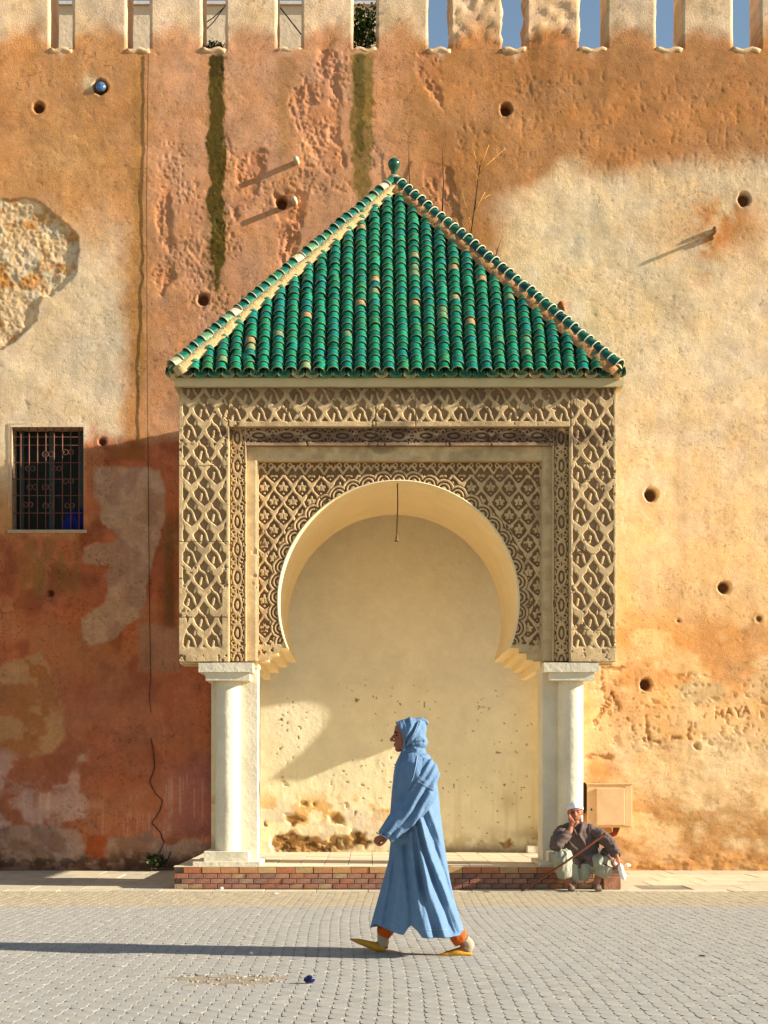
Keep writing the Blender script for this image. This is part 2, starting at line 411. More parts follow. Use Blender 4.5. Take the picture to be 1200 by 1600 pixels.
def wall_h(PX, PY):
    n1 = fbm(PX/110, PY/110, 5)-.5; n2 = fbm(PX/14+5, PY/14, 5)-.5; n3 = fbm(PX/260+3, PY/180+9, 3)-.5
    h = .045*n1+.005*n2+.03*n3
    A, B = warp(PX, PY, 5, 16)
    # fade the waviness round openings
    # fallen render: rubble core
    d = sdf(A, B, RUB); m = sst(.8, -1.4, d)
    h = h*(1-.6*m)+m*(-.026+.016*(fbm(PX/16+40, PY/16, 5)-.5)*2+.020*(fbm(PX/3.4, PY/3.4, 4)-.5))
    rough = .45*(fbm(PX/7+11, PY/9+3, 5)-.5)+.75*(fbm(PX/3.4+61, PY/4+3, 3)-.5)
    A2, B2 = warp(PX, PY, 9, 18)
    for e in ERO:
        d = sdf(A2, B2, e); m = sst(3, -4, d)
        h += m*(-.006+.034*rough*sst(.35, .6, fbm(PX/16+31, PY/22, 3))-.010*sst(.5, .6, fbm(PX/20+5, PY/30+9, 4)))
    # scattered pock marks on the pink area
    zone = sst(225, 260, PX)*sst(640, 560, PX)*sst(560, 470, PY)
    pk = sst(.57, .68, fbm(PX/3.6+90, PY/5+20, 4)*.45+.55*fbm(PX/44+9, PY/60, 4))
    h -= .007*pk*zone
    zr = sst(690, 720, PX)*sst(90, 130, PY)*sst(320, 240, PY)
    pr = sst(.62, .74, fbm(PX/6+33, PY/11+70, 3)); h -= .004*pr*zr
    pr2 = sst(.70, .78, fbm(PX/5+13, PY/5+170, 3)); h -= .003*pr2
    for (hx, hy, r, dep) in HOLES:
        dd = np.hypot((PX-hx)+2*(fbm(PX/5, PY/5+hx, 2)-.5), (PY-hy)*.95)+3*(fbm(PX/6+hy, PY/6, 2)-.5)
        h -= dep*sst(r+1.4, r-2.4, dd); h += .004*np.exp(-((dd-r-3)/3.5)**2)
    # lower right cracked render
    A3, B3 = warp(PX, PY, 3.5, 7)
    for c, wd, dep in ((CR1, 2.4, .014), (CR2, 2.2, .013), (CR3, 1.0, .008), (CR4, 1.4, .010), (CR4b, 1.6, .010), (CR5, 1.8, .012)):
        h -= dep*sst(wd+1.6, wd-1.2, pl(A3, B3, c)+4.5*(fbm(PX/5, PY/5, 3)-.5)*2)*sst(.34, .5, fbm(PX/13+3, PY/13, 3))
    for c in LETT: h -= .009*sst(2.1, .5, pl(PX, PY, c))
    zz = sst(905, 930, PX)*sst(1040, 1080, PY)*sst(1190, 1150, PY)
    h -= .011*zz*sst(.64, .72, fbm(PX/7+63, PY/7+31, 4))
    low = sst(900, 940, PX)*sst(1140, 1170, PY+14*(fbm(PX/30, PY/90, 3)-.5)*2); h -= .012*low; h += low*.018*(fbm(PX/22+8, PY/12, 4)-.5)
    # crack under the left wires
    h -= .01*sst(1.8, .4, pl(A3, B3, [(236, 1155), (240, 1180), (243, 1200), (236, 1222), (244, 1242), (254, 1252), (248, 1272), (238, 1288), (250, 1302), (256, 1318), (248, 1336)]))
    base = sst(1325, 1350, PY+10*(fbm(PX/25, PY/25, 3)-.5)); h += .05*base*(fbm(PX/18, PY/9+2, 4)-.42)
    bp = sst(2, -3, sdf(A, B, BASEP)); h -= .012*bp
    m = sst(3, -3, sdf(A, B, PINK)); h -= .010*m
    m = sst(3, -3, sdf(A, B, TAN1)); h -= .008*m
    # calm at window edges
    dw = np.maximum(np.maximum(WIN[0]-PX, PX-WIN[1]), np.maximum(WIN[2]-PY, PY-WIN[3]))
    h = h*sst(-1, 9, dw)
    return h
ORG = L3(204, 144, 90); ORG2 = L3(188, 130, 80); CRM = L3(236, 206, 166); PNK = L3(212, 152, 110); RED = L3(200, 110, 68); TANP = L3(212, 162, 124)
MRL = L3(230, 200, 162)
def wall_c(PX, PY, h):
    big = fbm(PX/90+7, PY/90+3, 5); fine = fbm(PX/9, PY/9, 4); med = fbm(PX/30+70, PY/30, 5)
    A, B = warp(PX, PY, 26, 60); A2, B2 = warp(PX, PY, 7, 18)
    str_ = fbm(PX/5+3, PY/160, 4)
    c = np.ones(PX.shape+(3,))*np.array(ORG)
    # left cream field
    m = sst(285, 470, B+60*(big-.5))*sst(214, 176, A)*sst(800, 700, B); c = lerp(c, CRM, m)
    m = np.exp(-((A-100)/70)**2-((B-250)/50)**2)*.4; c = lerp(c, L3(224, 172, 110), m)
    # pink middle
    m = sst(200, 275, A)*sst(690, 590, A); c = lerp(c, PNK, m*.95)
    m = sst(226, 246, A)*sst(560, 480, A)*sst(380, 200, B)*.35; c = lerp(c, L3(214, 160, 120), m)
    # right: brown band over cream
    m = sst(610, 680, A); c = lerp(c, ORG2, m)
    edge = 250+70*sst(900, 770, A)*1.6+24*np.sin(A/70)+28*sst(1100, 1200, A)
    m = sst(-28, 30, B-edge)*sst(745, 800, A-0*B+40*sst(420, 300, B)*0)
    m = np.maximum(m, sst(400, 430, B)*sst(760, 790, A)); c = lerp(c, L3(234, 202, 160), m)
    m = sst(640, 1000, B+80*(big-.5))*sst(880, 900, A); c = lerp(c, L3(232, 188, 132), m*.8)
    m = sst(930, 1000, B)*sst(1130, 1060, B+60*(med-.5))*sst(880, 900, A)*sst(.42, .6, fbm(PX/60+3, PY/40, 3)); c = lerp(c, L3(212, 150, 88), m*.75)
    # faint drips
    m = sst(640, 700, A)*sst(.5, .75, fbm(PX/26+5, PY/240, 4)); c = lerp(c, c*.86, m*.6)
    # rust round the iron stub
    m = np.clip(np.exp(-((A-1120)/62)**2-((B-350)/45)**2)*1.2+np.exp(-((A-1103)/22)**2-((B-410)/30)**2)*.6, 0, 1); m = m*sst(.3, .62, med+.1)
    c = lerp(c, L3(190, 118, 48), m*.85)
    # merlon foot: pale dome above, orange below
    ph = ((PX-40)/119.0) % 1.0
    dome = 88-46*np.exp(-((ph-.5+.5)/.0+0)**2) if False else 0
    yb = 84-46*np.abs(np.cos(np.pi*(PX-155)/118.3))**.7+8*(med-.5)*4
    m = sst(22, -12, PY-yb); c = lerp(c, MRL, m*.85)
    # algae streaks below the notches
    def streak(x0, x1, y0, y1, col, k, soft=5):
        nonlocal c
        wob = (9*(fbm(PX/12+x0, PY/16, 4)-.5)*2+4*(fbm(PX*0+x0, PY/40, 3)-.5)*2)*sst(y0, y0+120, PY)-6*sst(y1-90, y1+30, PY)
        m = sst(x0-soft, x0+soft, PX+wob)*sst(x1+soft, x1-soft, PX-wob)*sst(y0-6, y0+6, PY)*sst(y1+50, y1-60, PY+60*(med-.5)*2)
        gr = fbm(PX/3.0+x0, PY/3.6, 3)
        m = sst(.5-.28, .5+.28, m+.9*(gr-.5)+.35*(fine-.5))*sst(.03, .2, m)
        c = lerp(c, col*(.75+.5*gr[..., None]) if hasattr(col, 'shape') else np.array(col)*(.7+.6*gr[..., None]), np.clip(m*k*(.7+.6*fine), 0, 1))
    streak(327, 350, 86, 455, L3(74, 62, 22), 1.15, 4)
    streak(322, 354, 120, 470, L3(120, 96, 40), .35, 8)
    streak(549, 583, 84, 330, L3(128, 104, 46), .85, 6)
    streak(553, 570, 84, 260, L3(92, 78, 34), .7, 6)
    streak(206, 225, 80, 640, L3(180, 128, 62), .55, 11)
    streak(430, 462, 90, 260, L3(170, 122, 66), .5, 12)
    # shade side palette (lower left)
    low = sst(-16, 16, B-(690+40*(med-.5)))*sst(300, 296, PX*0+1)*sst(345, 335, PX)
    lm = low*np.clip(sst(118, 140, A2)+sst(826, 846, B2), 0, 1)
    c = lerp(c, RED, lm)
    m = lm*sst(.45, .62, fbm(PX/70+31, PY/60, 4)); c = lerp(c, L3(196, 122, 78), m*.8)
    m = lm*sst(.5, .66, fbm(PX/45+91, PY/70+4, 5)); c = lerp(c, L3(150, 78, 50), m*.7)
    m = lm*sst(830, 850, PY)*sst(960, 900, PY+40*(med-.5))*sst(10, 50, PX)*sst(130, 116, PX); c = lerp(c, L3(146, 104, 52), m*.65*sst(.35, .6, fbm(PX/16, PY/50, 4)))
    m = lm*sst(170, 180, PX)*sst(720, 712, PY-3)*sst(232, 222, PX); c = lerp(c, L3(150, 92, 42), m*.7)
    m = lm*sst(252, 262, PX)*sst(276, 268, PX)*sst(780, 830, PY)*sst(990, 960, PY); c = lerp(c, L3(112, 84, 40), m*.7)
    m = sst(3, -3, sdf(A2, B2, PINK)); c = lerp(c, lerp(np.ones(PX.shape+(3,))*np.array(TANP), L3(178, 128, 98), sst(.4, .62, med)*.8), m)
    m = sst(4, -4, sdf(A2, B2, [(215, 975), (285, 980), (285, 1050), (215, 1048)])); c = lerp(c, L3(178, 132, 104), m*.7)
    m = sst(4, -4, sdf(A2, B2, TAN1)); c = lerp(c, lerp(np.ones(PX.shape+(3,))*np.array(L3(204, 148, 100)), L3(178, 112, 66), sst(.42, .6, med)), m*.95)
    m = sst(1030, 1080, B)*sst(1120, 1150, PX*0+1200)*sst(345, 335, PX)*(1-sst(4, -4, sdf(A2, B2, TAN1)))*lm; c = lerp(c, L3(178, 108, 78), m*.55)
    m = sst(1165, 1215, B)*sst(345, 338, PX)*sst(240, 300, A)*sst(1312, 1300, PY); c = lerp(c, L3(160, 96, 88), m*.7)
    m = sst(1170, 1200, B)*sst(150, 130, A)*sst(1310, 1290, PY)*sst(.42, .6, med); c = lerp(c, L3(214, 172, 150), m*.6)
    m = sst(.56, .66, fbm(PX/3.2+9, PY/70+6, 4))*sst(1180, 1235, PY)*sst(345, 340, PX)*sst(.45, .6, med); c = lerp(c, L3(222, 190, 172), m*.22)
    m = sst(3, -3, sdf(A2, B2, BASEP)); c = lerp(c, lerp(np.ones(PX.shape+(3,))*np.array(L3(190, 150, 126)), L3(150, 112, 90), sst(.4, .6, med)), m*.9)
    m = sst(132, 138, A2)*sst(172, 164, A2)*sst(1300, 1310, B2)*sst(1348, 1340, B2); c = lerp(c, L3(176, 84, 40), m*.9)
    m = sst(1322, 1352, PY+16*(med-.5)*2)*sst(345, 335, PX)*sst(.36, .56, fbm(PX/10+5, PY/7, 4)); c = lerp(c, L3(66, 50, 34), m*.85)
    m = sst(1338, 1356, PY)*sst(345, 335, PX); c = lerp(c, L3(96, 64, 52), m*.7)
    # rubble
    d = sdf(*warp(PX, PY, 5, 16), RUB); m = sst(1.5, -2.5, d)
    rc = lerp(np.ones(PX.shape+(3,))*np.array(L3(228, 192, 146)), L3(200, 142, 82), sst(.48, .62, fbm(PX/22+40, PY/22, 4)))
    rc = lerp(rc, L3(216, 198, 166), sst(.55, .68, fbm(PX/26+140, PY/20, 4))*.8)
    rc = rc*(.72+.56*fbm(PX/5+40, PY/5, 3))[..., None]
    c = lerp(c, rc, m)
    # eroded areas: redder
    A3, B3 = warp(PX, PY, 9, 18)
    for e in ERO:
        m = sst(3, -4, sdf(A3, B3, e)); c = lerp(c, L3(202, 132, 90), m*.5)
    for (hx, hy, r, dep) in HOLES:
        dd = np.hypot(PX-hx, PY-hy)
        c = lerp(c, c*.8, sst(r*2.6, r, dd)*.5); c = lerp(c, L3(92, 48, 26), sst(r+1, r-2, dd)*.92)  # hole insides coloured very dark: their shade is put into the colour
    dd = np.hypot(PX-140, PY-130); c = lerp(c, L3(238, 208, 160), np.exp(-(dd/12)**2)*.8)
    # lower right
    A4, B4 = warp(PX, PY, 10, 26)
    m = sst(900, 920, PX)*sst(-8, 10, B4-(1160-16*sst(1040, 1130, PX))); c = lerp(c, L3(228, 196, 150), m*.9)
    m = sst(5, -6, sdf(A4, B4, [(1056, 1068), (1090, 1058), (1124, 1066), (1136, 1090), (1120, 1104), (1088, 1104), (1062, 1096)])); c = lerp(c, L3(206, 178, 132), m*.9)
    m = sst(905, 925, PX)*sst(1190, 1290, B4+60*(big-.5))*sst(.35, .62, fbm(PX/40+66, PY/22+5, 4)); c = lerp(c, L3(184, 134, 76), m*.85)
    m = sst(905, 925, PX)*sst(1300, 1350, B4); c = lerp(c, L3(190, 134, 76), m*.7)
    m = sst(905, 925, PX)*np.exp(-((PX-1075)/45)**2-((PY-1300)/22)**2); c = lerp(c, L3(120, 96, 62), m*.6*sst(.3, .6, med))
    m = sst(905, 925, PX)*np.exp(-((PX-935)/36)**2-((PY-1205)/30)**2); c = lerp(c, L3(196, 136, 74), m*.8)
    A5, B5 = warp(PX, PY, 3.5, 7)
    for cc in (CR1, CR2, CR4, CR4b, CR5):
        m = sst(4.2, 1.6, pl(A5, B5, cc)+4.5*(fbm(PX/5, PY/5, 3)-.5)*2)*sst(.34, .5, fbm(PX/13+3, PY/13, 3)); c = lerp(c, L3(150, 88, 44), m*.6)
    for cc in LETT: m = sst(2.2, .6, pl(PX, PY, cc)); c = lerp(c, L3(150, 92, 50), m*.7)
    # overall mottling
    hue = fbm(PX/36+500, PY/36, 4)-.5; hue2 = fbm(PX/17+600, PY/22+40, 4)-.5
    c = c*(1+np.stack([.10*hue, -.10*hue, -.45*hue+.2*hue2], -1))
    c = c*(.80+.26*big+.16*fine+.34*(med-.5)+.22*(fbm(PX/4+9, PY/4+99, 3)-.5))[..., None]*(1+.10*(str_-.5))[..., None]
    ck = np.abs(fbm(PX/90+310, PY/90+44, 5)-.5); m = sst(.0035, .0008, ck)*sst(.52, .62, fbm(PX/120+77, PY/120, 3)); c = lerp(c, c*.55, m)
    sp = sst(.70, .76, fbm(PX/3+200, PY/3, 2))*sst(.5, .6, fbm(PX/40, PY/40+70, 2)); c = lerp(c, c*.6, sp*.8)
    return c
cw = thing('city_wall', 'tall crenellated city wall of weathered ochre and red render with stains, holes and fallen patches', 'wall')
NOTCH = [(-42, -6), (78, 113), (198, 234), (316, 352), (433, 471), (552, 588), (669, 704), (785, 822), (905, 948), (1025, 1066), (1145, 1188)]
def ax(a, b, st, lo, hi):
    return np.concatenate([np.linspace(lo, a-330, 10)[:-1], np.arange(a-330, a-1, 6.0), np.arange(a, b+st/2, st), np.arange(b+6, b+330, 6.0), np.linspace(b+336, hi, 10)])
xs = ax(-14, 1214, 1.9, -2200, 3000); ys = np.concatenate([np.arange(76, 1368, 1.9), [1372, 1380]])
# snap grid lines to the window edges
for v in WIN[:2]: xs[np.argmin(abs(xs-v))] = v
for v in WIN[2:]: ys[np.argmin(abs(ys-v))] = v
def wall_keep(cx, cy):
    return ~((cx > WIN[0]) & (cx < WIN[1]) & (cy > WIN[2]) & (cy < WIN[3])) & ~((cx > 420) & (cx < 810) & (cy > 760) & (cy < 1320))
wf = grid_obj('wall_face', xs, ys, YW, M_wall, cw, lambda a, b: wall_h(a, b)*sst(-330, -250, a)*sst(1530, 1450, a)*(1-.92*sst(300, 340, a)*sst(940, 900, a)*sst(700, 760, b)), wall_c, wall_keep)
# body of the wall behind the face and the ledge the notches stand on
M_merl = mat('merlon_render', None, attr=True, rough=.95, noise=.12, scale=5, bump=.6, bscale=40, spec=.15, speck=.14, sscale=40, brough=.72)
M_plain = mat('wall_core', L3(205, 165, 120), noise=.2, scale=3, bump=.4)
box('wall_core', X(-2200, YW), X(3000, YW), YW+.55, YW+1.2, 0, Z(78, YW), M_plain, cw)
def merlon(a, b, seed):
    x0, x1 = X(a, YW), X(b, YW); z0, z1 = Z(77.5, YW), Z(77, YW)+1.25; y0, y1 = YW, YW+.6
    bm = bmesh.new(); st = .045
    nx = max(4, int((x1-x0)/st)); nz = int((z1-z0)/st); ny = 8
    fr = [[bm.verts.new((x0+(x1-x0)*i/nx, y0, z0+(z1-z0)*k/nz)) for k in range(nz+1)] for i in range(nx+1)]
    bk = [[bm.verts.new((x0+(x1-x0)*i/nx, y1, z0+(z1-z0)*k/nz)) for k in range(nz+1)] for i in range(nx+1)]
    for i in range(nx):
        for k in range(nz):
            bm.faces.new((fr[i][k], fr[i+1][k], fr[i+1][k+1], fr[i][k+1])); bm.faces.new((bk[i][k], bk[i][k+1], bk[i+1][k+1], bk[i+1][k]))
    for i in (0, nx):
        prev = fr[i]
        for j in range(1, ny+1):
            cur = bk[i] if j == ny else [bm.verts.new((x0+(x1-x0)*i/nx, y0+(y1-y0)*j/ny, z0+(z1-z0)*k/nz)) for k in range(nz+1)]
            for k in range(nz): bm.faces.new((prev[k], cur[k], cur[k+1], prev[k+1]))
            prev = cur
    for i in range(nx): bm.faces.new((fr[i][nz], fr[i+1][nz], bk[i+1][nz], bk[i][nz]))
    bmesh.ops.recalc_face_normals(bm, faces=bm.faces)
    me = bpy.data.meshes.new('merlon'); bm.to_mesh(me); bm.free()
    n = len(me.vertices); co = np.empty(n*3); me.vertices.foreach_get('co', co); co = co.reshape(-1, 3)
    px = co[:, 0]*F/YW+VX; py = VY-(co[:, 2]-H)*F/YW
    n1 = fbm(px/40+seed*9, py/40+co[:, 1]*4, 4)-.5; n2 = fbm(px/9+seed*5, py/9+co[:, 1]*12, 4)-.5
    k = 1.0+1.3*(seed in (7, 8)); env = np.clip((co[:, 2]-z0)/.12, 0, 1)
    wh = wall_h(px[None, :], py[None, :])[0]
    co[:, 1] -= (wh+(.03*n1+.012*n2*k*k)*env)*(co[:, 1] < y0+.01)
    edge = np.abs(co[:, 0]-(x0+x1)/2) > (x1-x0)/2-.01
    co[:, 0] += edge*(.022*k*(fbm(py/22+seed*7, co[:, 1]*5+seed, 4)-.5)*k)
    me.vertices.foreach_set('co', co.ravel()); me.update()
    cc = wall_c(px[None, :], py[None, :]+0, None)[0]
    if seed in (7, 8): cc = cc*(.85+.4*fbm(px/10, py/10, 4))[:, None]*np.array([1.0, .94, .9])
    at = me.color_attributes.new('col', 'FLOAT_COLOR', 'POINT')
    at.data.foreach_set('color', np.concatenate([np.clip(cc, .01, .95), np.ones((n, 1))], 1).ravel())
    mesh_obj('merlon', me, M_merl, cw, True)
edges = [(-560, -42)]+[(NOTCH[i][1], NOTCH[i+1][0]) for i in range(len(NOTCH)-1)]+[(1188, 1264)]
for i, (a, b) in enumerate(edges): merlon(a, b, i)
# rounded lip of the notches
bm = bmesh.new()
for a, b in NOTCH:
    pts = [(X(a, YW)+(X(b, YW)-X(a, YW))*t-.0, YW+.03, Z(76, YW)-.02+.02*math.sin(9*t+a)) for t in np.linspace(0, 1, 8)]
    geo_bm(bm, tube_geo(pts, .045, 8))
from_bm('notch_sill', bm, mat('sill_render', L3(224, 186, 140), noise=.2, scale=9, bump=.6), cw, True)
o = box('wall_top', X(-560, YW), X(1264, YW), YW+.03, YW+.56, Z(78, YW)-.1, Z(78, YW), M_plain, cw)

# window with wrought-iron grille
M_iron = mat('rusty_iron', L3(120, 72, 52), rough=.6, noise=.3, scale=20, bump=.2, spec=.5)
M_jamb = mat('jamb_render', L3(206, 172, 138), noise=.2, scale=8, bump=.5)
M_dark = mat('dark_room', L3(20, 20, 20), noise=.2); M_glass = mat('window_glass', L3(26, 30, 26), rough=.5, noise=.3, bump=0, spec=.15)
win = bpy.data.objects.new('window', None); C.objects.link(win); win.parent = cw
x0, x1, zb, zt = X(WIN[0], YW), X(WIN[1], YW), Z(WIN[3], YW), Z(WIN[2], YW)
YI = YW+.30
box('jamb', x0-.05, x0, YW+.004, YI, zb, zt, M_jamb, win); box('jamb', x1, x1+.05, YW+.004, YI, zb, zt, M_jamb, win)
box('lintel', x0-.05, x1+.05, YW+.004, YI, zt, zt+.05, M_jamb, win); box('sill', x0-.05, x1+.05, YW-.02, YI, zb-.045, zb, mat('sill_stone', L3(196, 166, 132), noise=.2), win)
box('pane', x0-.05, x1+.05, YI-.02, YI, zb, zt, M_glass, win)
M_shut = mat('shutter_grey', L3(60, 70, 66), rough=.6, noise=.2, scale=10)
for a in (.08, .50, .93): box('mullion', x0+(x1-x0)*a-.035, x0+(x1-x0)*a+.035, YI-.05, YI-.022, zb, zt, M_shut, win)
for i in range(1, 9):
    xx = x0+(x1-x0)*i/8.6+.0; tube('bar', [(xx, YW+.04, zb), (xx, YW+.04, zt)], .0075, M_iron, win, 6)
for zf in (.17, .34, .5, .66, .83, .91):
    zz = zb+(zt-zb)*zf; tube('rail', [(x0, YW+.05, zz), (x1, YW+.05, zz)], .0065, M_iron, win, 6)
def scroll(cx, cz, sc, fx, fz):
    pts = []
    for k in range(22):
        a = k/21*4.6; r = sc*(.5-.085*a)
        pts.append((cx+fx*(.5*sc-r*math.cos(a)), YW+.035, cz+fz*(r*math.sin(a))))
    return pts
for (cx_f, cz_f, sc) in ((.50, .74, .11), (.25, .60, .09), (.62, .60, .09), (.50, .42, .11), (.78, .48, .1), (.28, .42, .1), (.5, .24, .1), (.8, .24, .09), (.22, .25, .09), (.78, .76, .1)):
    cx_w, cz_w = x0+(x1-x0)*cx_f, zb+(zt-zb)*cz_f
    bm = bmesh.new()
    for fx in (-1, 1):
        for fz in (-1, 1): geo_bm(bm, tube_geo(scroll(cx_w, cz_w, sc, fx, fz), .005, 5))
    from_bm('scrollwork', bm, M_iron, win, True)
tag(fused('cloth', [ell_geo((x1-.17, YI-.12, zb+.10), (.16, .06, .22)), ell_geo((x1-.06, YI-.12, zb+.24), (.09, .05, .1))], .012, mat('blue_cloth', L3(24, 34, 110), noise=.3), None, 3,
    lambda c, n: c+n*(.02*np.sin(c[:, 0:1]*60+c[:, 2:3]*25))), 'dark blue cloth bundle behind the window grille', 'cloth')

# ------------------------------------------------------------------ building behind the parapet, shrubs, cables
M_beh = mat('pale_building', L3(226, 204, 172), noise=.14, scale=2.2, bump=.5, bscale=12)
YB2 = 25.0
bb = thing('building', 'pale rendered building rising behind the left half of the battlements', 'building')
box('wall', X(-900, YB2), X(640, YB2), YB2, YB2+6, 0, Z(9, YB2), M_beh, bb)
box('parapet', X(-900, YB2), X(640, YB2), YB2-.06, YB2+.25, Z(9, YB2), Z(4, YB2), mat('coping', L3(214, 208, 198)), bb)
for (a, b) in ((190, 250), (300, 360), (60, 120), (420, 480)):
    box('clerestory_panel', X(a, YB2), X(b, YB2), YB2+.3, YB2+.34, Z(4, YB2), Z(-14, YB2), mat('blue_pane', L3(84, 92, 150), rough=.3), bb)
M_leaf = mat('leaf', None, ramp=[(0, L3(46, 74, 22)), (.5, L3(70, 104, 30)), (1, L3(106, 132, 44))], island=True, rough=.6, noise=.2, bump=0)
M_leafd = mat('leaf_dark', None, ramp=[(0, L3(30, 40, 18)), (.5, L3(52, 62, 26)), (1, L3(84, 88, 40))], island=True, rough=.7, noise=.2, bump=0)
M_twig = mat('twig', L3(84, 58, 36), noise=.2); M_straw = mat('dry_stalk', L3(206, 150, 60), noise=.2, bump=0)
def shrub(name, label, c, rad, n, size, ml, seed, cat='shrub'):
    r = random.Random(seed); root = thing(name, label, cat); bm = bmesh.new(); c = Vector(c)
    cl = [Vector((r.uniform(-1, 1)*rad[0]*.75, r.uniform(-1, 1)*rad[1]*.75, r.uniform(-.8, .9)*rad[2]*.8)) for _ in range(14)]
    for i in range(n):
        q = r.choice(cl); p = c+q+Vector((r.gauss(0, .25)*rad[0], r.gauss(0, .25)*rad[1], r.gauss(0, .2)*rad[2]))
        R = Euler((r.uniform(-1.3, 1.3), r.uniform(-1.3, 1.3), r.uniform(0, 6.3))).to_matrix(); s_ = size*r.uniform(.6, 1.3)
        vs = [bm.verts.new(p+R @ Vector(v)*s_) for v in ((-.1, 0, 0), (.0, .42, .08), (.0, 1, -.05), (-.0, 0, 0), (.55, .5, 0), (-.55, .5, 0))]
        bm.faces.new((vs[3], vs[4], vs[2], vs[5]))
    loose = [v for v in bm.verts if not v.link_faces]; bmesh.ops.delete(bm, geom=loose, context='VERTS')
    f = from_bm('foliage', bm, ml, root); f['kind'] = 'stuff'
    base = c-Vector((0, 0, rad[2]*1.02)); bm = bmesh.new()
    for q in cl[:8]: geo_bm(bm, tube_geo([base+Vector((q.x*.15, q.y*.2, 0)), base+Vector((q.x*.6, q.y*.6, rad[2]*.7)), c+q], [.010, .007, .003], 5))
    from_bm('stem', bm, M_twig, root)
    return root
shrub('shrub', 'leafy green shrub filling the notch left of the roof finial', (X(570, 21.2), 21.35, Z(46, 21.3)), (.21, .14, .36), 1100, .045, M_leaf, 3)
shrub('shrub', 'small dark weed sprouting in the notch above the blackest stain', (X(333, 20.9), YW+.14, Z(70, YW)+.02), (.15, .08, .09), 260, .035, M_leafd, 4)
shrub('shrub', 'tiny weed at the foot of the notch with one slanting cable', (X(456, 20.9), YW+.3, Z(71, YW)), (.09, .06, .05), 90, .03, M_leafd, 5)
shrub('weed', 'dark green weed at the foot of the left wall beside the platform', (X(243, 20.6), YW-.12, .12), (.16, .07, .12), 260, .045, M_leafd, 6, 'weed')
M_cable = mat('black_cable', L3(34, 30, 28), rough=.6, noise=.1, bump=0)
def cable(label, pts, r, cat='cable', m=None):
    P_ = []; pts = [Vector(p) for p in pts]
    for i in range(len(pts)-1):
        for k in range(6): P_.append(pts[i].lerp(pts[i+1], k/6))
    P_.append(pts[-1]); return tag(tube('cable', P_, r, m or M_cable, None, 6), label, cat)
cable('upper of two cables crossing the notch with the dark weed', [P(312, 42, 22.5), P(334, 27, 22.5), P(356, 6, 22.5)], .008)
cable('lower of two cables crossing the notch with the dark weed', [P(312, 56, 22.5), P(334, 34, 22.5), P(356, 4, 22.5)], .008)
cable('cable slanting down across the third notch left of the finial', [P(430, 2, 22.5), P(452, 30, 22.5), P(474, 58, 22.5)], .011)
def hug(lst):
    out = []
    for (a, b, g_) in lst:
        hh = float(wall_h(np.array([[a]]), np.array([[b]]))[0, 0]); out.append((X(a, YW), YW-hh-g_, Z(b, YW)))
    return out
def dens(lst, n=5):
    o = []
    for i in range(len(lst)-1):
        for k in range(n): o.append(tuple(lst[i][j]+(lst[i+1][j]-lst[i][j])*k/n for j in range(3)))
    return o+[lst[-1]]
cable('thin black cable hanging straight down the left wall from a notch', hug(dens([(232, 84, .012), (231, 200, .012), (229, 300, .012), (229.5, 380, .013), (230, 500, .018), (231, 650, .026), (232, 800, .02), (234, 960, .016), (235.5, 1060, .014), (233, 1092, .014), (236.5, 1114, .014)], 7)), .0042)
cable('loose wiggling black wire on the red wall near the ground', hug([(a, b, .012) for a, b in ((236, 1153), (240, 1175), (242, 1198), (234, 1222), (243, 1240), (254, 1250), (250, 1266), (237, 1286), (250, 1300), (256, 1316), (250, 1330), (238, 1344))]), .0055)
cable('cable lying beside the left platform plinth on the wall foot', [(X(268, YW), YW-.05, Z(1330, YW)), (X(262, YW), YW-.06, Z(1345, YW)), (X(246, YW), YW-.08, .02)], .008)

# pipe stubs and iron in the wall
M_pipe = mat('chalky_pipe', L3(214, 196, 168), noise=.2, scale=20)
def stub(label, px, py, r, out, m, droop=0):
    x, z = X(px, YW), Z(py, YW)
    bm = bmesh.new(); geo_bm(bm, tube_geo([(x, YW+.06, z), (x-.004, YW-out*.5, z-droop*.5), (x-.008, YW-out, z-droop)], [r*1.05, r, r], 12))
    return tag(from_bm('pipe_stub', bm, m, None, True), label, 'pipe')
stub('white pipe end sticking out above the other one, left of the roof tip', 464, 254, .040, .125, M_pipe)
stub('white pipe end in a broken hollow beside a round hole', 461, 316, .040, .115, M_pipe)
o = fused('iron_stub', [tube_geo([P(1116, 364, YW)+Vector((0, .05, 0)), P(1116, 364, YW-.08), P(1118, 360, YW-.17)], [.03, .022, .028], 8), ell_geo(P(1117, 357, YW-.05), (.03, .05, .03)), ell_geo(P(1113, 371, YW-.03), (.035, .05, .03))], .008, mat('rust_stub', L3(150, 110, 70), noise=.4, scale=30, bump=.6))
tag(o, 'rusty iron stub on the right wall above its orange stain', 'bracket')
lens = thing('spotlight', 'round lamp with blue glass set in a hole near the upper left corner', 'lamp')
xx, zz = X(157, YW), Z(136, YW)
bm = bmesh.new(); geo_bm(bm, tube_geo([(xx, YW-.01, zz), (xx, YW+.03, zz)], [.082, .07], 20)); from_bm('rim', bm, mat('rusty_rim', L3(70, 56, 46), rough=.5), lens, True)
bm = bmesh.new(); geo_bm(bm, ell_geo((xx, YW-.012, zz), (.066, .03, .066))); from_bm('glass', bm, mat('blue_glass', L3(70, 110, 160), rough=.1, noise=.3, scale=30, bump=0, spec=.8), lens, True)
o = fused('brick_stub', [ell_geo(P(877, 476, YW-.05), (.05, .07, .05)), ell_geo(P(880, 483, YW-.05), (.03, .06, .04))], .01, mat('brick_stub', L3(150, 92, 60), noise=.3), None, 1)
tag(o, 'small broken brown brick end showing above the right roof slope', 'brick')

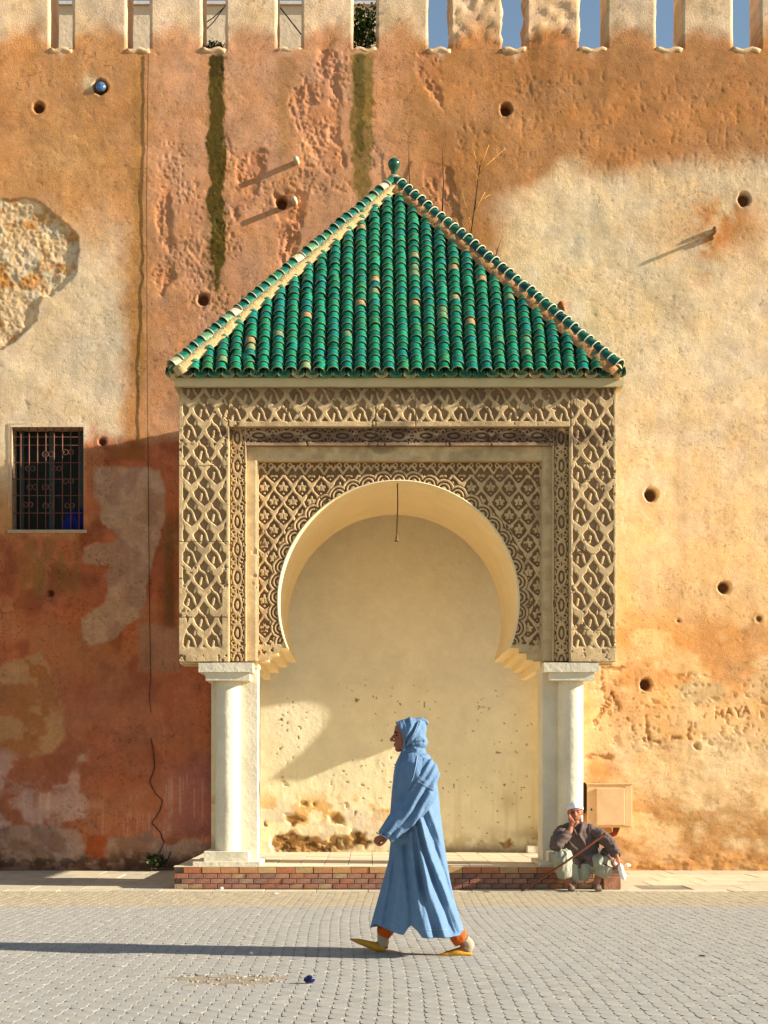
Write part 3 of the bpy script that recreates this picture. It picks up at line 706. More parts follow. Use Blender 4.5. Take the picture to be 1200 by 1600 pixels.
# dry plants on the wall
def stalks(name, label, lst, m):
    root = thing(name, label, 'plant')
    for pts, r, mm in lst:
        tube('stalk', [P(a, b, YW-.08-c) for a, b, c in pts], [r*(1-.7*i/len(pts)) for i in range(len(pts))], mm, root, 5)
    return root
stalks('dry_plant', 'tall dry yellow stalks growing from the wall above the right roof slope',
       [([(735, 368, 0), (741, 330, .05), (746, 290, .08), (750, 258, .1)], .013, M_twig), ([(750, 262, .1), (757, 245, .12), (764, 226, .1)], .008, M_straw), ([(749, 272, .1), (760, 258, .12), (773, 247, .1)], .007, M_straw),
        ([(747, 262, .1), (742, 244, .1), (737, 222, .1)], .007, M_straw), ([(748, 280, .1), (740, 268, .1), (732, 262, .1)], .006, M_straw), ([(733, 372, 0), (736, 350, .03), (730, 332, .05), (722, 300, .06)], .008, M_straw),
        ([(739, 336, .05), (748, 318, .08), (758, 300, .08)], .007, M_straw), ([(740, 330, .05), (752, 312, .08), (766, 304, .08)], .006, M_straw), ([(752, 268, .1), (768, 250, .1), (790, 232, .1)], .004, M_straw),
        ([(745, 296, .08), (741, 276, .08), (744, 256, .08)], .005, M_straw)], M_straw)
tag(tube('dead_stem', [P(691, 332, YW-.07), P(693, 290, YW-.06), P(692, 256, YW-.09), P(692, 228, YW-.07)], [.011, .009, .007, .004], M_twig), 'straight dead stem rising from the wall right of the finial', 'plant')
tag(tube('dead_stem', [P(640, 290, YW-.05), P(639, 250, YW-.06), P(639, 220, YW-.06)], [.008, .006, .004], M_twig), 'short thin dead stem close beside the green finial ball', 'plant')
tag(tube('dead_stem', [P(774, 402, YW-.06), P(779, 385, YW-.1), P(785, 369, YW-.08)], [.008, .006, .003], M_twig), 'crooked dead twig low on the right roof slope', 'plant')

# meter cabinet
M_cab = mat('cabinet_paint', L3(222, 184, 138), rough=.55, speck=.06, sscale=25, noise=.10, scale=6, bump=.08, bscale=40)
cab = thing('meter_cabinet', 'beige metal meter cabinet on the wall behind the seated man', 'cabinet')
a0, a1, b0, b1 = X(918, 20.5), X(988, 20.5), Z(1293, 20.5), Z(1226, 20.5)
box('case', a0, a1, 20.50, 20.72, b0, b1, M_cab, cab, .006)
box('door', a0+.12, a1-.11, 20.465, 20.50, b0+.03, b1-.05, M_cab, cab, .01)
box('flange', a1-.10, a1-.012, 20.49, 20.499, b0+.02, b1-.02, M_cab, cab, .002)
box('lid', a0-.008, a1+.008, 20.485, 20.725, b1, b1+.02, M_cab, cab, .004)
box('lock', a0+.045, a0+.062, 20.488, 20.50, (b0+b1)/2-.06, (b0+b1)/2-.035, M_cable, cab)
bm = bmesh.new(); geo_bm(bm, tube_geo([(a0+.42, 20.6, b0+.0), (a0+.40, 20.62, b0-.09), (a0+.28, 20.66, b0-.14)], [.05, .04, .03], 8)); from_bm('bracket', bm, mat('rust_brown', L3(120, 60, 30), noise=.3), cab, True)
box('side_strip', a0-.055, a0-.02, 20.55, 20.72, b0+.2, b1+.03, mat('black_strip', L3(40, 34, 30)), cab)

# ------------------------------------------------------------------ pavilion
pv = thing('wall_fountain_pavilion', 'arched pavilion against the wall with carved plaster front, white columns and green tiled roof', 'pavilion')
M_wht = mat('whitewash', L3(222, 210, 184), rough=.8, noise=.12, scale=3, bump=.5, bscale=16, spec=.25, speck=.05, sscale=30)
M_int = mat('arch_plaster', L3(240, 216, 168), rough=.85, noise=.06, scale=3, bump=.2, bscale=14, spec=.2)
M_carv = mat('carved_plaster', None, attr=True, rough=.92, noise=.14, scale=9, bump=.4, bscale=90, spec=.15, speck=.12, sscale=70)
M_stone = mat('carved_block', L3(198, 174, 134), noise=.15, scale=5, bump=.4)
# platform
bms = bmesh.new()
box('platform_core', XPL+.02, XPR-.02, YP+.02, YW-.02, -.02, ZT-.012, mat('mortar', L3(120, 100, 84), noise=.2, bump=.5), pv)
BR = [(0, L3(152, 98, 78)), (.18, L3(160, 110, 88)), (.36, L3(138, 100, 88)), (.5, L3(168, 124, 98)), (.64, L3(120, 92, 86)), (.8, L3(164, 112, 80)), (.9, L3(172, 144, 108)), (1, L3(140, 108, 98))]
M_brick = mat('brick', None, ramp=BR, noise=.3, scale=16, bump=.5, speck=.15, sscale=60)
M_brickt = mat('brick_buff', None, ramp=[(0, L3(188, 132, 84)), (.3, L3(192, 158, 104)), (.55, L3(176, 100, 66)), (.8, L3(196, 166, 112)), (1, L3(182, 112, 76))], noise=.2, scale=22, bump=.4)
courses = [(.003, .058, .165, M_brick), (.064, .119, .165, M_brick), (.125, .180, .165, M_brick), (.186, ZT-.006, .212, M_brickt)]
bmc = {}
for ci, (z0, z1, wd, m) in enumerate(courses):
    me = bpy.data.meshes.new('brick'); b = bmesh.new(); box_bm(b, -wd/2+.004, wd/2-.004, -.035, .035, -(z1-z0)/2, (z1-z0)/2, .003); bmesh.ops.recalc_face_normals(b, faces=b.faces); b.to_mesh(me); b.free(); me.materials.append(m)
    n = int((XPR-XPL)/wd); wd2 = (XPR-XPL)/n; off = .5*(ci % 2)
    for i in range(-1, n+1):
        xc = XPL+(i+.5+off)*wd2
        if xc-wd2*.45 < XPL-.02 or xc+wd2*.45 > XPR+.02: continue
        o = bpy.data.objects.new('brick', me); C.objects.link(o); o.parent = pv
        o.location = (xc, YP+.028+random.gauss(0, .0022), (z0+z1)/2); o.scale = (wd2/wd, 1, 1); o.rotation_euler = (0, 0, random.gauss(0, .006))
    for xs_ in (XPL, XPR):
        ys_ = YP+.10+wd*.5*(ci % 2)
        while ys_ < YW-.2:
            o = bpy.data.objects.new('brick', me); C.objects.link(o); o.parent = pv
            o.location = (xs_+(.028 if xs_ == XPL else -.028), ys_, (z0+z1)/2); o.rotation_euler = (0, 0, math.pi/2); ys_ += wd
M_floor = mat('floor_tile', None, ramp=[(0, L3(206, 188, 156)), (.5, L3(220, 202, 170)), (1, L3(196, 180, 152))], noise=.1, scale=8, bump=.2)
ft = None
fx0, fx1, fy0 = XPL+.0, XPR-.0, YP
nx_ = 18; ny_ = 11
me = bpy.data.meshes.new('floor_tile'); b = bmesh.new(); tw, th = (fx1-fx0)/nx_, (YW-.03-fy0-.26)/ny_
box_bm(b, -tw/2+.004, tw/2-.004, -th/2+.004, th/2-.004, -.02, .0, .002); bmesh.ops.recalc_face_normals(b, faces=b.faces); b.to_mesh(me); b.free(); me.materials.append(M_floor)
for i in range(nx_):
    for j in range(ny_):
        o = bpy.data.objects.new('floor_tile', me); C.objects.link(o); o.parent = pv
        o.location = (fx0+(i+.5)*tw, fy0+.26+(j+.5)*th, ZT+random.gauss(0, .0012))
box('edge_strip', XPL-.004, XPR+.004, YP-.008, YP+.235, ZT-.0055, ZT+.006, mat('edge_stone', L3(214, 200, 172), noise=.12, scale=6, bump=.3), pv, .003)
box('groove', XPL+.01, XPR-.01, YP+.236, YP+.259, ZT-.02, ZT-.010, mat('groove_dark', L3(70, 62, 54)), pv)
box('end_block', X(944, 17.2), X(970.5, 17.2), YP-.10, YP-.012, 0, Z(1371, 17.2), mat('end_brick', L3(164, 116, 92), noise=.3, scale=12, bump=.5), pv, .005)
# columns, pilasters, capitals, plinths
def circ_column(px):
    x = X(px, 17.68); prof = []
    z0, z1 = ZT+.17, Z(1062, 17.68); n = 60; V = []; Fc = []; k = 40
    for i in range(n+1):
        z = z0+(z1-z0)*i/n
        r = .152+.0
        for j in range(k):
            a = 2*math.pi*j/k
            rr = r+.004*(float(fbm(np.array([a*2.0]), np.array([z*3.0+px]), 3)[0])-.5)*2
            V.append((x+rr*math.cos(a), 17.70+rr*math.sin(a), z))
    for i in range(n):
        for j in range(k): a = i*k+j; b = i*k+(j+1) % k; Fc.append((a, b, b+k, a+k))
    bm = bmesh.new(); geo_bm(bm, (V, Fc)); return from_bm('column', bm, M_wht, pv, True)
for side, cxp in ((-1, 356), (1, 891.5)):
    circ_column(cxp)
    if side < 0: pa, pb = X(345, 17.72), X(402, 17.72)
    else: pa, pb = X(848, 17.72), X(905, 17.72)
    rough_box('pilaster', pa, pb, 17.73, 18.22, ZT+.002, ZSP-.03, M_wht, pv, .08, .004)
    ca, cb = (X(310, YF), X(395, YF)) if side < 0 else (X(850, YF), X(936, YF))
    rough_box('capital', ca, cb, YF+.005, YF+.80, Z(1050, YF), ZSP-.002, M_wht, pv, .1, .003)
    da, db = (X(321, YF+.03), X(390, YF+.03)) if side < 0 else (X(860, YF+.03), X(929, YF+.03))
    rough_box('capital_block', da, db, YF+.035, YF+.76, Z(1063, YF+.03), Z(1050, YF)-.001, M_wht, pv, .1, .003)
    ea, eb = (X(319, 17.45), X(388, 17.45)) if side < 0 else (X(857, 17.45), X(926, 17.45))
    rough_box('plinth', ea, eb, YP+.10, YP+.80, ZT+.052, ZT+.172, M_wht, pv, .1, .003)
    fa, fb = (X(301, YP), X(406, YP)) if side < 0 else (X(844, YP), X(942, YP))
    rough_box('plinth_slab', fa, fb, YP+.02, YP+.95, ZT+.008, ZT+.054, M_wht, pv, .1, .003)
    # half pier at the wall
    ga, gb = (XL+.17, XL+.5) if side < 0 else (XR-.5, XR-.02)
    rough_box('wall_pier', ga, gb, YW-.32, YW-.02, ZT+.002, ZSP+.02, M_int, pv, .1, .004)
    rough_box('pier_foot', gb-.02 if side < 0 else ga-.22, gb+.20 if side < 0 else ga+.02, YW-.30, YW-.06, ZT+.002, ZT+.10, M_wht, pv, .06, .008)
# front block with the arch cut through
CXA, CYA, RA = 622.5, 939.5, 187.5
def arch_pts(Y, r=RA, steps=True, n=72, ycusp=1012, mirror=624.0):
    a0 = math.asin((ycusp-CYA)/r); L = []
    for i in range(n+1):                              # from right cusp over the top to the left cusp
        a = -a0+(math.pi+2*a0)*i/n
        L.append((CXA+r*math.cos(a), CYA-r*math.sin(a)))
    return L
stepsL = [(433, 1012), (433, 1021), (418, 1021), (418, 1031), (403, 1031), (403, 1043), (392, 1043), (392, 1036.5)]
stepsR = [(2*623.5-a, b) for a, b in stepsL][::-1]
YS0 = YPN+.03
px_out = [(280.5, 606), (961.5, 606), (961.5, 1036.5)]+stepsR+arch_pts(YPN)+stepsL+[(280.5, 1036.5)]
prism('arch_block', [(X(a, YPN), Z(b, YPN)) for a, b in px_out], 'y', YS0, YS0+.42, M_int, pv)
px_in = [(386, 680), (861, 680), (861, 1036.5)]+stepsR+arch_pts(YPN)+stepsL+[(386, 1036.5)]
prism('vault', [(X(a, YPN), Z(b, YPN)) for a, b in px_in], 'y', YS0+.421, YSB, M_int, pv)
# side walls with their own arches
def side_wall(x0, x1):
    cz = Z(CYA, YPN); cd = YW-1.72; R = 1.2; zc = Z(1012, YPN)
    a0 = math.asin((cz-zc)/R); pts = []
    yb, yf = YW-.03, YS0+.02
    zb_ = ZSP-.02
    pts += [(yf, ZTOP), (yf, zb_)]
    front = cd-R*math.cos(a0); pts += [(front-.42, zb_), (front-.42, zc-.13), (front-.28, zc-.13), (front-.28, zc-.065), (front-.14, zc-.065), (front-.14, zc)] if front-.42 > yf else []
    n = 48
    for i in range(n+1):
        a = math.pi+a0-(math.pi+2*a0)*i/n
        pts.append((cd+R*math.cos(a), cz+R*math.sin(a)))
    back = cd+R*math.cos(a0)
    pts += [(back+.13, zc), (back+.13, zc-.065), (back+.26, zc-.065), (back+.26, zc-.13), (back+.40, zc-.13), (back+.40, zb_), (yb, zb_), (yb, ZTOP)]
    return prism('side_wall', pts, 'x', x0, x1, M_stone, pv)
side_wall(XL+.004, XL+.5); side_wall(XR-.5, XR-.004)
box('niche_ceiling', XL+.5, XR-.5, YSB-.01, YW-.02, ZTOP-.5, ZTOP-.3, M_int, pv)

# niche back wall (relief + stains)
def niche_h(PX, PY):
    h = .02*(fbm(PX/70, PY/70, 4)-.5)+.004*(fbm(PX/9, PY/9, 3)-.5)
    A, B = warp(PX, PY, 5, 12)
    for poly in CHIPS: h -= .022*sst(1.2, -1.6, sdf(A, B, poly))
    rough = fbm(PX/7+4, PY/7, 5)-.5
    m = sst(2, -3, sdf(A, B, FALL)); h += m*(-.03+.07*rough)
    sp = sst(.83, .85, fbm(PX/4.2+77, PY/4.2+7, 2))*sst(.45, .6, fbm(PX/50+7, PY/50, 2))*sst(1030, 1100, PY); h -= .008*sp
    return h
CHIPS = [[(445, 1274), (460, 1269), (478, 1279), (474, 1284), (462, 1286), (455, 1292), (448, 1284)], [(410, 1284), (418, 1284), (418, 1290), (410, 1290)],
         [(512, 1276), (530, 1270), (538, 1280), (542, 1287), (530, 1290), (515, 1284)], [(472, 1253), (480, 1252), (480, 1259), (472, 1260)], [(488, 1254), (493, 1253), (494, 1260), (489, 1260)],
         [(440, 1222), (446, 1222), (450, 1227), (444, 1226)], [(538, 1255), (542, 1256), (541, 1260), (537, 1259)], [(779, 1316), (800, 1312), (806, 1322), (788, 1328)]]
FALL = [(430, 1303), (448, 1300), (458, 1296), (470, 1306), (495, 1308), (505, 1316), (514, 1312), (520, 1303), (535, 1306), (556, 1298), (572, 1302), (574, 1312), (582, 1316), (572, 1326), (560, 1322), (540, 1330), (520, 1333), (480, 1333), (430, 1332), (422, 1316)]
def niche_c(PX, PY, h):
    med = fbm(PX/24+4, PY/24, 5); big = fbm(PX/80, PY/80, 4); fine = fbm(PX/6, PY/6, 4)
    c = np.ones(PX.shape+(3,))*np.array(L3(244, 232, 202))
    c = lerp(c, L3(240, 226, 184), sst(1000, 1250, PY+40*(big-.5)))
    A, B = warp(PX, PY, 6, 14)
    m = sst(1230, 1260, PY)*sst(1310, 1280, PY)*sst(.5, .56, fbm(PX/26+9, PY/26+4, 5))*sst(640, 600, PX); c = lerp(c, L3(222, 168, 84), m*.8)
    m = sst(1245, 1275, PY)*sst(.5, .6, fbm(PX/30+29, PY/22+4, 5))*sst(640, 600, PX); c = lerp(c, L3(212, 196, 176), m*.6)
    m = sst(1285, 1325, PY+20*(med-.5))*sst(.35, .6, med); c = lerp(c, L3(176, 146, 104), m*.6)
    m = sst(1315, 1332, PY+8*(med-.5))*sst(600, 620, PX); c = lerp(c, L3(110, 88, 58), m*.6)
    for poly in CHIPS: c = lerp(c, L3(160, 118, 66), sst(1, -2, sdf(A, B, poly)))
    m = sst(2, -3, sdf(A, B, FALL)); rc = lerp(np.ones(PX.shape+(3,))*np.array(L3(176, 136, 84)), L3(104, 74, 40), sst(.45, .6, fbm(PX/10+8, PY/8, 4)))
    c = lerp(c, rc, m)
    m = np.exp(-((PX-795)/14)**2-((PY-1252)/16)**2)*.35; c = lerp(c, L3(150, 116, 64), m)
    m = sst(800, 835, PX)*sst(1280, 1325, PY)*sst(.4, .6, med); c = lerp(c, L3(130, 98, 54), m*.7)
    sp = sst(.83, .85, fbm(PX/4.2+77, PY/4.2+7, 2))*sst(.45, .6, fbm(PX/50+7, PY/50, 2))*sst(1030, 1100, PY); c = lerp(c, L3(120, 90, 52), sp*.9)
    dr = sst(.58, .72, fbm(PX/8+70, PY/120, 3))*sst(1150, 1300, PY); c = lerp(c, L3(206, 178, 128), dr*.3)
    return c*(.88+.16*big+.08*fine)[..., None]
M_niche = mat('niche_plaster', None, attr=True, rough=.9, noise=.06, scale=4, bump=.25, bscale=24, spec=.2, speck=.06)
YN = YW-.045
grid_obj('niche_wall', np.arange(330, 866, 1.7), np.concatenate([np.linspace(690, 780, 6)[:-1], np.arange(780, 1341, 1.7)]), YN, M_niche, pv, niche_h, niche_c)

# carved front -------------------------------------------------
def rid(d, wv, soft=1.1): return np.clip((wv-d)/soft+.5, 0, 1)
def lattice(PX, PY, cx, cy, a=19.8, b=32.75, wth=3.0, flare=4.0, hook=True, leaf=False):
    u = (PX-cx)/a; v = (cy-PY)/b
    jj = np.floor(v); t = v-jj; p = np.mod(u-jj, 2.0); q = np.minimum(p, 2-p)
    c = t-.105*np.sin(2*np.pi*t)
    d = np.abs(q-c)*a*.80
    h = rid(d, wth+flare*np.exp(-((t-.20)/.15)**2))
    h = np.maximum(h, rid(q*a, 4.6)*(t > .03)*(t < .25))
    def cell(Xc, Zc):
        if hook:
            e = rid(pl(Xc, Zc, [(-8.5, 13), (-6, 8), (0, 4), (3, -1), (4.5, -7), (7.5, -13)]), 2.1)
            e = np.maximum(e, rid(pl(Xc, Zc, [(7.5, 13), (6, 7)]), 2.2)); e = np.maximum(e, rid(pl(Xc, Zc, [(-4, -4), (-6, -13)]), 2.2)); return e
        e = rid(np.hypot(Xc, Zc+.3), 5.4, .9); e = np.maximum(e, rid(np.hypot(np.abs(Xc)-5.2, Zc-1.6), 2.5, .9)); e = np.maximum(e, rid(np.hypot(Xc*1.3, (Zc-6.2)*.8), 2.6, .9))
        e = np.maximum(e, rid(np.hypot(np.abs(Xc)-4.2, Zc+4.6), 1.7, .9)); e = np.where((np.abs(Xc) < .5) & (Zc < 2) & (Zc > -6), e*.5, e); return np.maximum(e, rid(np.hypot(Xc, Zc+9.5), 1.7, .9))
    if hook or leaf:
        h = np.maximum(h, .85*cell((p-1)*a, t*b)); Xc = np.where(p < 1, p, p-2)*a; h = np.maximum(h, .85*cell(Xc, (t-1)*b))
    return h
def wear(PX, PY): return .35*(fbm(PX/6+3, PY/6+8, 4)-.5)+.2*(fbm(PX/40, PY/40, 3)-.5)
def cast(h, PX, PY, dep, Y):
    return dep*h+.004*wear(PX, PY)*2
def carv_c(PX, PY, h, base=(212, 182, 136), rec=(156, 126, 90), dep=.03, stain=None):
    hh = np.clip(h/dep, 0, 1); c = lerp(np.ones(PX.shape+(3,))*np.array(L3(*rec)), L3(*base), sst(.25, .8, hh))  # recesses coloured darker: shade and dirt both put into the colour
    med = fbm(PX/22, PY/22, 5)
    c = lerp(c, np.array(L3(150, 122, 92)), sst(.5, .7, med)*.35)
    m = sst(632, 606, PY+18*(med-.5))*.65; c = lerp(c, L3(108, 82, 60), m)  # dark band along the top: eave shade painted into the plaster colour
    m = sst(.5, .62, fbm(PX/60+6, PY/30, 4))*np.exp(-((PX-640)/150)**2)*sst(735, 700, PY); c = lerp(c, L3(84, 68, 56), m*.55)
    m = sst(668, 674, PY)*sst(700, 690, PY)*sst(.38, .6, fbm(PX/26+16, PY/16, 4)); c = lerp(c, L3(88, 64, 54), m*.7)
    if stain: c = stain(c)
    return c*(.86+.28*fbm(PX/9+44, PY/9, 4))[..., None]
def with_border(PX, PY, x0, x1, y0, y1, h, bw, skirt, bwt=None, bwb=None):
    d = np.minimum(PX-x0, x1-PX); h = np.maximum(h, rid(-(bw-d)*-1, 0)) if False else np.maximum(h, (d < bw)*1.0)
    if bwt is not None: h = np.maximum(h, (PY-y0 < bwt)*1.0)
    if bwb is not None: h = np.maximum(h, (y1-PY < bwb)*1.0)
    return h
def relief(name, x0, x1, y0, y1, Y, pat, dep, st=.8, keep=None, cf=None, depth_back=.05):
    xs = np.linspace(x0, x1, int((x1-x0)/st)+1); ys = np.linspace(y0, y1, int((y1-y0)/st)+1)
    xs = np.concatenate([[x0-.01], xs, [x1+.01]]); ys = np.concatenate([[y0-.01], ys, [y1+.01]])
    def hf(PX, PY):
        wx = 2.2*(fbm(PX/15+x0, PY/15+y0, 3)-.5); wy = 2.6*(fbm(PX/15+x0+40, PY/15+y0, 3)-.5)
        ed_ = sst(2, 9, np.minimum(np.minimum(PX-x0, x1-PX), np.minimum(PY-y0, y1-PY)))
        pt = pat(PX+wx*ed_, PY+wy*ed_)
        chip = sst(.66, .74, fbm(PX/6+x0*3, PY/6+y0, 4))*sst(.45, .6, fbm(PX/50+x0, PY/50, 2)); pt = pt*(1-.75*chip)
        pt = pt*(.82+.36*fbm(PX/24+9, PY/24, 3))
        h = cast(pt, PX, PY, dep, Y)
        sk = (PX < x0) | (PX > x1) | (PY < y0) | (PY > y1); return np.where(sk, -depth_back, h)
    # relief stands proud: base plane at Y+dep
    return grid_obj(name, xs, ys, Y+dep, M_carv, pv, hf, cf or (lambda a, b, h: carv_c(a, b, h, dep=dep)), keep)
def pat_side(cx, x0, x1, xb0, xb1):
    def f(PX, PY):
        h = lattice(PX, PY, cx, 670.5)
        h = np.where(PY > 1008, np.maximum(h, sst(1006, 1014, PY)), h)
        if cx < 500:
            band = (PY > 925) & (PY < 1012) & ((PX < 290+3*np.sin(PY/9)) | (PX > 347)); h = np.where(band, 1.0, h)
        h = np.maximum(h, (PX < xb0)*1.0); h = np.maximum(h, (PX > xb1)*1.0)
        jt = np.abs(((PY-670-((cx > 500)*20)) % 118)-59) < .6; h = np.where(jt, h*.55, h)     # joints between cast pieces
        return h
    return f
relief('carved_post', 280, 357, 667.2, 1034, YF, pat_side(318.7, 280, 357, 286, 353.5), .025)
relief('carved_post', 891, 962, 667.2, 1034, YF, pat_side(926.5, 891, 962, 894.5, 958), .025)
def pat_top(PX, PY):
    h = lattice(PX, PY, 388.5, 644, a=19.7, b=30)
    tri = rid(np.abs(PY-661), 2.4); h = np.maximum(h, tri*(PY > 655)); h = np.where(PY > 660, 1.0, h)
    L = PX < 357; h2 = lattice(PX, PY, 318.7, 670.5); h = np.where(L, h2, h)
    R = PX > 891; h3 = lattice(PX, PY, 926.5, 670.5); h = np.where(R, h3, h)
    h = np.where((np.abs(PX-357) < 1) | (np.abs(PX-891) < 1) | (np.abs(PX-587) < .8) | (np.abs(PX-649) < .7), h*.4, h)
    h = np.maximum(h, (PX < 286)*1.0); h = np.maximum(h, (PX > 958)*1.0)
    return h
relief('carved_lintel', 280, 962, 606.5, 667, YF, pat_top, .025)
def motif(A, B, per=43.5):                              # A across (0 centre), B along
    s_ = np.mod(B+per/2, per)-per/2; A = np.abs(A); s2 = np.abs(s_)
    d = np.abs(np.hypot(A/6.6, s_/14)-1)*7.5
    h = rid(d, 1.9, .9); h = np.maximum(h, rid((np.hypot(A/2.4, s_/6.5)-1)*2.4, .2, .8))
    h = np.maximum(h, rid(np.abs(np.hypot(A-6.2, s2-16.5)-3.1), 1.1, .9)); h = np.maximum(h, rid(pl(A, s2, [(0, 17), (3, 19.5), (9, 21.5)]), 1.1, .9))
    h = np.maximum(h, rid(pl(A, s2, [(7, 2), (10, 6), (9, 10)]), 1.0, .9)); h = np.maximum(h, rid(pl(A, s2, [(2, 21.7), (2, 14)]), 1.1, .9))
    return h
def stain_band(c): return c
for nm, a, b in (('border_strip', 358, 384), ('border_strip', 864, 890)):
    relief(nm, a, b, 669, 1033, YO1, (lambda a, b: (lambda PX, PY: np.maximum(motif(PX-(a+b)/2, PY-728), (np.abs(PX-(a+b)/2) > 11)*1.0)*1.0))(a, b), .022, .75,
           cf=lambda p, q, h: carv_c(p, q, h, base=(206, 174, 126), rec=(134, 102, 70), dep=.022))
relief('border_strip', 384, 864, 668, 696.5, YO1, lambda PX, PY: np.where(PY > 691.5, 1.0, np.where(PY < 670, .8, motif(PY-681, PX-622))), .022, .75,
       cf=lambda p, q, h: carv_c(p, q, h, base=(186, 156, 122), rec=(104, 80, 66), dep=.022))
def flat(name, a, b, c_, d, Y):
    return relief(name, a, b, c_, d, Y, lambda PX, PY: np.ones(PX.shape), .012, 2.0, cf=lambda p, q, h: carv_c(p, q, h*0+.012, base=(210, 182, 136), dep=.012))
flat('moulding', 385, 401, 697, 1033, YO2); flat('moulding', 848, 863.5, 697, 1033, YO2); flat('moulding', 401, 848, 697, 720, YO2)
def pat_panel(PX, PY):
    h = lattice(PX, PY, 428, 762, a=14.7, b=22.0, wth=2.1, flare=1.8, hook=False, leaf=True)
    # curled border along the top
    ed = PY < 742
    s_ = np.mod(PX-418+14.7, 29.4)-14.7
    e = rid(pl(np.abs(s_), PY, [(0, 741), (5, 733), (11, 728), (14.7, 735)]), 1.8); e = np.maximum(e, rid(np.abs(np.hypot(np.abs(s_)-5.5, PY-727.5)-2.8), 1.2)); e = np.maximum(e, rid(np.abs(PY-722), 1.2))
    h = np.where(ed, e, h)
    rr = np.hypot(PX-CXA, PY-CYA); th = np.arctan2(CYA-PY, PX-CXA)
    dth = math.radians(7.35); k = np.round((th-math.pi/2)/dth); s_ = (th-math.pi/2-k*dth)*RA; r2 = rr-RA
    dd = np.hypot(s_, r2-1)
    sc = np.maximum(np.maximum(rid(np.abs(dd-14.2), 1.9), rid(np.abs(dd-8.6), 1.5)), rid(dd, 4.2))
    ins = (dd < 16.8) & (r2 < 20) & (PY < 1004); h = np.where(ins, sc, h)
    h = np.where((r2 < 2) & (PY < 1012), 1.0, h); h = np.where(PY > 1007, 1.0, h)
    h = np.maximum(h, (PX < 404.5)*1.0); h = np.maximum(h, (PX > 843)*1.0)
    return h
def keep_panel(cx, cy):
    inside = np.hypot(cx-CXA, cy-CYA) < RA
    dx = np.abs(cx-624.0)
    low = (cy > 1012) & (dx < np.where(cy < 1021, 186, np.where(cy < 1031.5, 198, 209)))
    low0 = (cy > 990) & (cy <= 1012) & (dx < np.sqrt(np.maximum(RA**2-(cy-CYA)**2, 0))-1)
    return ~(inside | low | low0)
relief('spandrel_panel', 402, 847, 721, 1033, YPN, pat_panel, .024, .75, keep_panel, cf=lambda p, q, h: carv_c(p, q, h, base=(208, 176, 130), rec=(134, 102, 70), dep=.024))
# smooth rim of the arch opening
bm = bmesh.new(); o_ = arch_pts(YPN, RA+2.2, n=96); i_ = arch_pts(YPN, RA-.4, n=96)
for a, b in ((0, 1),):
    A = [bm.verts.new((X(p, YPN), YPN-.004, Z(q, YPN))) for p, q in o_]; B = [bm.verts.new((X(p, YPN), YPN-.004, Z(q, YPN))) for p, q in i_]
    Cc = [bm.verts.new((X(p, YPN), YS0+.01, Z(q, YPN))) for p, q in i_]; D = [bm.verts.new((X(p, YPN), YPN+.03, Z(q, YPN))) for p, q in o_]
    for k in range(len(A)-1):
        bm.faces.new((A[k], A[k+1], B[k+1], B[k])); bm.faces.new((B[k], B[k+1], Cc[k+1], Cc[k])); bm.faces.new((D[k], D[k+1], A[k+1], A[k]))
from_bm('arch_rim', bm, M_int, pv, True)
# solid backing so the steps of the frame have depth
for nm, a, b, c_, d, Y0, Y1 in (('frame_body', 281, 356.5, 607, 1033.5, YF+.045, YS0), ('frame_body', 891.5, 961, 607, 1033.5, YF+.045, YS0), ('frame_body', 357.5, 890.5, 607, 666.5, YF+.045, YS0),
                               ('frame_body', 357.5, 384, 667.5, 1033.2, YO1+.034, YS0), ('frame_body', 864, 890.5, 667.5, 1033.2, YO1+.034, YS0), ('frame_body', 384.5, 863.5, 667.5, 696, YO1+.034, YS0)):
    box(nm, X(a, Y0), X(b, Y0), Y0, Y1, Z(d, Y0), Z(c_, Y0), M_stone, pv)
# thin arrises of the frame steps (side faces seen towards the sun)
box('arris', X(356, YF), X(357.6, YF), YF+.002, YO1+.02, Z(1033.8, YF), Z(667.5, YF), M_stone, pv)
box('arris', X(384, YO1)-.001, X(385, YO1), YO1+.002, YO2+.02, Z(1033, YO1), Z(697, YO1), M_stone, pv)
box('arris', X(401, YO2), X(402.4, YO2), YO2+.002, YPN+.03, Z(1033, YO2), Z(720, YO2), M_stone, pv)
box('arris', X(890.3, YF), X(891, YF)+.001, YF+.002, YO1+.02, Z(1033.8, YF), Z(667.5, YF), M_stone, pv)
box('arris', X(863.2, YO1), X(864.2, YO1), YO1+.002, YO2+.02, Z(1033, YO1), Z(697, YO1), M_stone, pv)
box('arris', X(846.6, YO2), X(848, YO2), YO2+.002, YPN+.03, Z(1033, YO2), Z(720, YO2), M_stone, pv)
# cornice
rough_box('cornice', X(273, YF), X(973, YF), YF-.05, YW-.03, Z(605.5, YF), Z(592, YF), mat('cornice_paint', L3(206, 188, 142), noise=.1, scale=5, bump=.3), pv, .12, .003)
rough_box('cornice_fascia', X(273, YF), X(973, YF), YF-.03, YW-.03, Z(592, YF)+.001, Z(580, YF), mat('fascia_plaster', L3(176, 158, 116), noise=.18, scale=7, bump=.4), pv, .12, .004)

